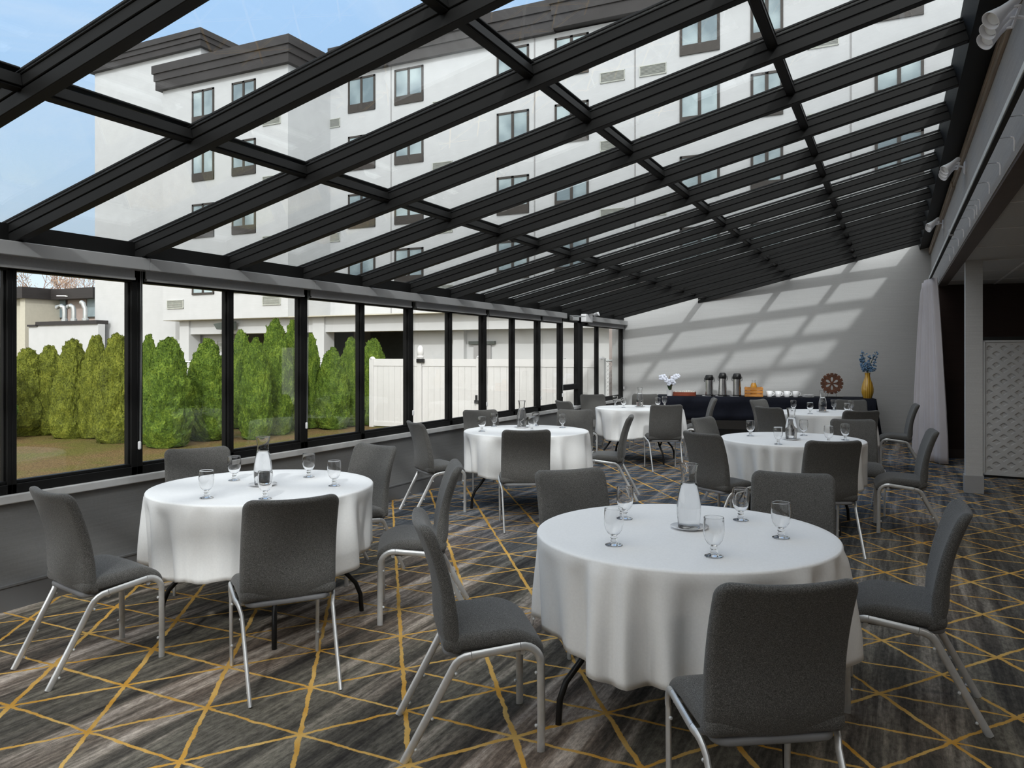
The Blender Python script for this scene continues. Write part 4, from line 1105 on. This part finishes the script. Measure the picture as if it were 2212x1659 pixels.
MB().bb((dpx0, HYC - 1.68, GZ), (dpx1, HYC - 1.6, GZ + 2.1)).build('service_door', 'stucco_grey', ho)
MB().bb((dpx0 - .2, HYC - 1.75, GZ + 2.12), (dpx1 + .2, HYC - 1.6, GZ + 2.25)).build('door_lintel', 'soffit_dark', ho)
MB().bb((xat(980, HYC - 1.8), HYC - 1.85, GZ), (xat(1003, HYC - 1.8), HYC - 1.6, bzB)).build('pillar', 'stucco_white', ho)
# windows
def hwin(px0, px1, z0, Y, hgt=1.62, sill=.38):
    x0, x1 = xat(px0, Y), xat(px1, Y)
    f = MB(); th = .09
    f.bb((x0, Y - .06, z0), (x1, Y + .02, z0 + sill)); f.bb((x0, Y - .05, z0 + hgt - th), (x1, Y + .02, z0 + hgt)); f.bb((x0, Y - .05, z0), (x0 + th, Y + .02, z0 + hgt)); f.bb((x1 - th, Y - .05, z0), (x1, Y + .02, z0 + hgt))
    xm = x0 + (x1 - x0) * .5; f.bb((xm - .06, Y - .05, z0), (xm + .06, Y + .02, z0 + hgt))
    o = f.build('window', 'window_brown', ho)
    MB().bb((x0 + .03, Y - .02, z0 + .03), (x1 - .03, Y - .005, z0 + hgt - .03)).build('pane', 'far_glass', o)
zB = zat(527, 378, HYB); FH = zat(527, 251, HYB) - zB
for fl_ in (-2, -1, 0, 1):
    zz = zB + FH * fl_
    for a_, b_ in ((416, 463), (502, 553)): hwin(a_, b_, zz, HYB, 1.62, .38 if fl_ > -2 else .09)
vzB = zat(380, 667, HYB)
for fl_ in (0, 1, 2, 3):
    if fl_ == 0: vent(362, 397, vzB, HYB)
    vent(568, 607, zat(588, 659, HYB) + FH * fl_ - (.0), HYB)
zC = zat(885, 353, HYC); FC = zat(885, 223, HYC) - zC
for fl_ in (-2, -1, 0, 1, 2):
    zz = zC + FC * fl_
    if zz + 1.7 > topC: continue
    for a_, b_ in ((753, 811), (853, 915), (1074, 1143), (1199, 1272), (1469, 1555), (1622, 1692), (1890, 1996)): hwin(a_, b_, zz, HYC)
    for a_, b_ in ((695, 735), (935, 978), (1297, 1350), (1382, 1440), (1745, 1812)): vent(a_, b_, zz - .55, HYC)
for px in (845, 1155, 1372, 1838): MB().bb((xat(px, HYC) - .03, HYC - .012, bzB), (xat(px, HYC) + .03, HYC, topC)).build('wall_joint', 'stucco_grey', ho)
lf = MB().prism([(xat(475, HYB), HYB + .3, zat(475, 712, HYB)), (xat(500, HYB), HYB + .3, zat(500, 712, HYB)), (xat(500, HYB), HYB + .3, zat(500, 694, HYB)), (xat(468, HYB), HYB + .3, zat(468, 700, HYB))], (0, -.5, 0)).build('wall_lamp', 'soffit_dark', ho)

# ---- low beige building on the far left with roof pipes
LY = 30.0
lo_ = empty('low_building', (0, 0, 0)); tag(lo_, 'beige low building with dark fascia far behind the trees', 'building')
lx0, lx1, lx2 = xat(-260, LY), xat(58, LY), xat(215, LY + 2)
zt0 = zat(60, 640, LY)
MB().bb((lx0, LY, GZ), (lx1, LY + 8, zt0)).build('wall', 'stucco_cream', lo_)
MB().bb((lx1 + .3, LY + 2, GZ), (lx2, LY + 8, zt0)).build('wall', 'stucco_pink', lo_)
MB().bb((lx1 - .2, LY - .3, GZ), (lx1 + .3, LY + 2.2, zt0)).build('pier', 'stucco_cream', lo_)
fz = MB(); fz.bb((lx0, LY - .6, zt0 - .15), (lx1 + .5, LY + 8, zt0 + .55)).bb((lx1 + .2, LY + 1.2, zt0 - .15), (lx2 + .5, LY + 8, zt0 + .50)); fz.build('fascia', 'parapet_brown', lo_)
w0 = MB(); Yw = LY + 2
for a_, b_ in ((100, 146), (188, 215)):
    w_ = MB().bb((xat(a_, Yw), Yw - .05, zat(120, 690, Yw)), (xat(b_, Yw), Yw + .02, zat(120, 645, Yw))).build('window', 'window_brown', lo_)
    MB().bb((xat(a_, Yw) + .1, Yw - .07, zat(120, 690, Yw) + .1), (xat(b_, Yw) - .1, Yw - .04, zat(120, 645, Yw) - .1)).build('pane', 'far_glass', w_)
w0.b.free()
# white yard wall with a dark coping in front of it
YW = 27.2
yw = empty('yard_wall', (0, 0, 0)); tag(yw, 'white wall with dark coping below the roof pipes', 'wall')
MB().bb((xat(62, YW), YW, GZ), (xat(212, YW), YW + .4, zat(130, 702, YW))).build('masonry', 'stucco_white', yw)
MB().bb((xat(80, YW), YW - .1, zat(130, 702, YW)), (xat(212, YW), YW + .6, zat(130, 694, YW))).bb((xat(62, YW), YW - .1, zat(130, 704, YW)), (xat(82, YW), YW + .6, zat(130, 700, YW))).build('coping', 'parapet_brown', yw)
pz = zat(130, 694, YW)
for px, lab, tdx in ((128, 'bent galvanised vent pipe first on the white wall', -.55), (148, 'bent galvanised vent pipe in the middle of three', -.4), (173, 'bent galvanised vent pipe nearest the hotel corner', -.3)):
    o = empty('vent_pipe', (xat(px, YW), YW + .3, pz)); tag(o, lab, 'vent pipe', 'galvanised vent pipes')
    MB().sweep([(0, 0, 0), (0, 0, .62), (-.06, -.02, .78), (-.2, -.05, .86), (tdx, -.08, .80)] if px < 170 else [(0, 0, 0), (0, 0, .66), (-.08, -.02, .80), (-.14, -.03, .95), (-.3, -.04, 1.02)], .12, n=12).build('pipe', 'galvanised', o, smooth=True)
    MB().lathe([(.14, 0), (.17, 0), (.17, .12), (.14, .15)], n=14).build('collar', 'galvanised', o)

# ---- bare spring trees far behind
def bare_tree(px, Y, h_, seed, lab):
    rnd = random.Random(seed); x_ = xat(px, Y); o = empty('bare_tree', (x_, Y, GZ)); tag(o, lab, 'tree', 'bare spring trees beyond the low building')
    br = MB(); bu = MB()
    def grow(p_, d, L_, r_, lv):
        e_ = p_ + d * L_; br.sweep([p_, (p_ + e_) / 2 + Vector((rnd.gauss(0, .05), rnd.gauss(0, .05), 0)) * L_, e_], r_, n=4, cap=False, scales=[1, .85, .65])
        if lv == 0:
            for q in range(9):
                c_ = e_ - d * L_ * rnd.random() + Vector((rnd.gauss(0, .35), rnd.gauss(0, .35), rnd.gauss(0, .3))); r_b = rnd.uniform(.03, .07)
                vs = [bu.b.verts.new(c_ + Vector(o_) * r_b) for o_ in ((1, 0, 0), (0, 1, 0), (-1, 0, 0), (0, -1, 0), (0, 0, 1.4), (0, 0, -1.4))]
                for k_ in range(4):
                    bu.b.faces.new((vs[k_], vs[(k_ + 1) % 4], vs[4])); bu.b.faces.new((vs[(k_ + 1) % 4], vs[k_], vs[5]))
            return
        for q in range(3 if lv > 1 else 4):
            nd = (d + Vector((rnd.gauss(0, .5), rnd.gauss(0, .5), rnd.uniform(-.05, .5)))).normalized(); grow(p_ + d * L_ * rnd.uniform(.55, 1), nd, L_ * rnd.uniform(.6, .8), r_ * .6, lv - 1)
    grow(Vector((0, 0, 0)), Vector((0, 0, 1)), h_ * .33, .16, 4)
    br.build('branches', 'bark', o); b_ = bu.build('buds', 'bud', o); b_['kind'] = 'stuff'
bare_tree(-40, 47, 14.0, 1, 'bare budding tree above the cream end of the low building'); bare_tree(75, 54, 15.6, 2, 'bare budding tree above the dark fascia corner')
bare_tree(130, 62, 16.6, 3, 'bare budding tree above the beige wall window'); bare_tree(185, 71, 18.0, 4, 'bare budding tree next to the hotel corner')

# ================================================================== LIGHT
SUND = Vector((-.475, .927, -.665)).normalized()
su = bpy.data.lights.new('sun', 'SUN'); su.energy = 1.6; su.angle = 0.04; su.color = (1.0, 0.98, 0.95)
so = bpy.data.objects.new('sun', su); COL.objects.link(so); so.rotation_euler = SUND.to_track_quat('-Z', 'Y').to_euler(); so.location = (3, -8, 9)
wd = bpy.data.worlds.new('sky'); sc.world = wd; t = NT(wd)
tc = t.add('ShaderNodeTexCoord'); sp = t.add('ShaderNodeSeparateXYZ'); t.link(tc.outputs['Generated'], sp.inputs[0])
gr = t.ramp(sp.outputs[2], [(0.0, (0.88, 0.94, 1.0, 1)), (0.10, (0.72, 0.87, 1.0, 1)), (0.32, (0.47, 0.69, 0.98, 1)), (0.75, (0.36, 0.57, 0.92, 1))])
mp = t.add('ShaderNodeMapping'); mp.inputs['Scale'].default_value = (2.2, 2.2, 7.0); mp.inputs['Rotation'].default_value = (0.25, 0.2, 0.4); t.link(tc.outputs['Generated'], mp.inputs[0])
cn = t.noise(mp.outputs[0], 1.6, 7.0, 0.62, 0.6)
cf = t.math('MULTIPLY', t.math('SUBTRACT', cn, 0.47), 2.6, clamp=True)
skyc = t.mixc(t.math('MULTIPLY', cf, 0.55), gr, (0.92, 0.96, 1.0, 1))
# the blue opening is only towards the hotel side; white cloud added over the unseen rest to keep the room light neutral
ob = t.add('ShaderNodeVectorMath'); ob.operation = 'DOT_PRODUCT'; t.link(tc.outputs['Generated'], ob.inputs[0]); ob.inputs[1].default_value = (-.74, .58, .34)
cl_ = t.math('MULTIPLY', t.math('SUBTRACT', 0.80, t.math('ADD', ob.outputs['Value'], t.math('MULTIPLY', t.math('SUBTRACT', cn, .5), .5))), 4.0, clamp=True)
skyc = t.mixc(cl_, skyc, (0.98, 0.97, 0.96, 1))
# bright sky haze added around the sun, behind the camera, to light the room
dt = t.add('ShaderNodeVectorMath'); dt.operation = 'DOT_PRODUCT'; t.link(tc.outputs['Generated'], dt.inputs[0]); dt.inputs[1].default_value = tuple(-SUND)
gl = t.math('POWER', t.math('MAXIMUM', dt.outputs['Value'], 0.0), 3.0)
ad = t.add('ShaderNodeMix'); ad.data_type = 'RGBA'; ad.blend_type = 'ADD'; ad.inputs[0].default_value = 1.0
t.link(skyc, ad.inputs[6])
sca = t.add('ShaderNodeVectorMath'); sca.operation = 'SCALE'; sca.inputs[0].default_value = (1.0, 0.97, 0.93); t.link(t.math('MULTIPLY', gl, 2.3), sca.inputs['Scale'])
t.link(sca.outputs[0], ad.inputs[7])
bg = t.add('ShaderNodeBackground'); t.link(ad.outputs[2], bg.inputs[0]); bg.inputs[1].default_value = 1.0
ow = t.add('ShaderNodeOutputWorld'); t.link(bg.outputs[0], ow.inputs[0])

# unseen fill lamps added to the aisle ceiling to brighten the interior
for i, (lx, ly) in enumerate(((3.0, -3.5), (3.0, 0.5), (3.4, 4.5), (3.4, 8.5))):
    o = empty('fill_light', (lx, ly, CEIL)); tag(o, 'round fill lamp added out of view in the aisle ceiling', 'fill light', 'added fill lamps in the aisle ceiling')
    MB().lathe([(.08, -.012), (.11, -.012), (.115, 0), (.08, 0)], n=28).build('ring', 'white_enamel', o, smooth=True)
    ar = bpy.data.lights.new('fill_lamp', 'AREA'); ar.shape = 'DISK'; ar.size = .16; ar.energy = 14; ar.color = (1.0, .93, .85)
    ao = bpy.data.objects.new('fill_lamp', ar); COL.objects.link(ao); ao.parent = o; ao.location = (0, 0, -.014)

sc.view_settings.view_transform = 'Standard'; sc.view_settings.look = 'None'; sc.view_settings.gamma = 1.0
sc.view_settings.use_curve_mapping = False; sc.view_settings.exposure = 0.28
cy = sc.cycles
cy.use_denoising = True
try: cy.denoiser = 'OPENIMAGEDENOISE'
except Exception: pass
cy.max_bounces = 10; cy.diffuse_bounces = 5; cy.glossy_bounces = 4; cy.transmission_bounces = 8; cy.transparent_max_bounces = 32
cy.caustics_reflective = False; cy.caustics_refractive = True; cy.sample_clamp_indirect = 8.0
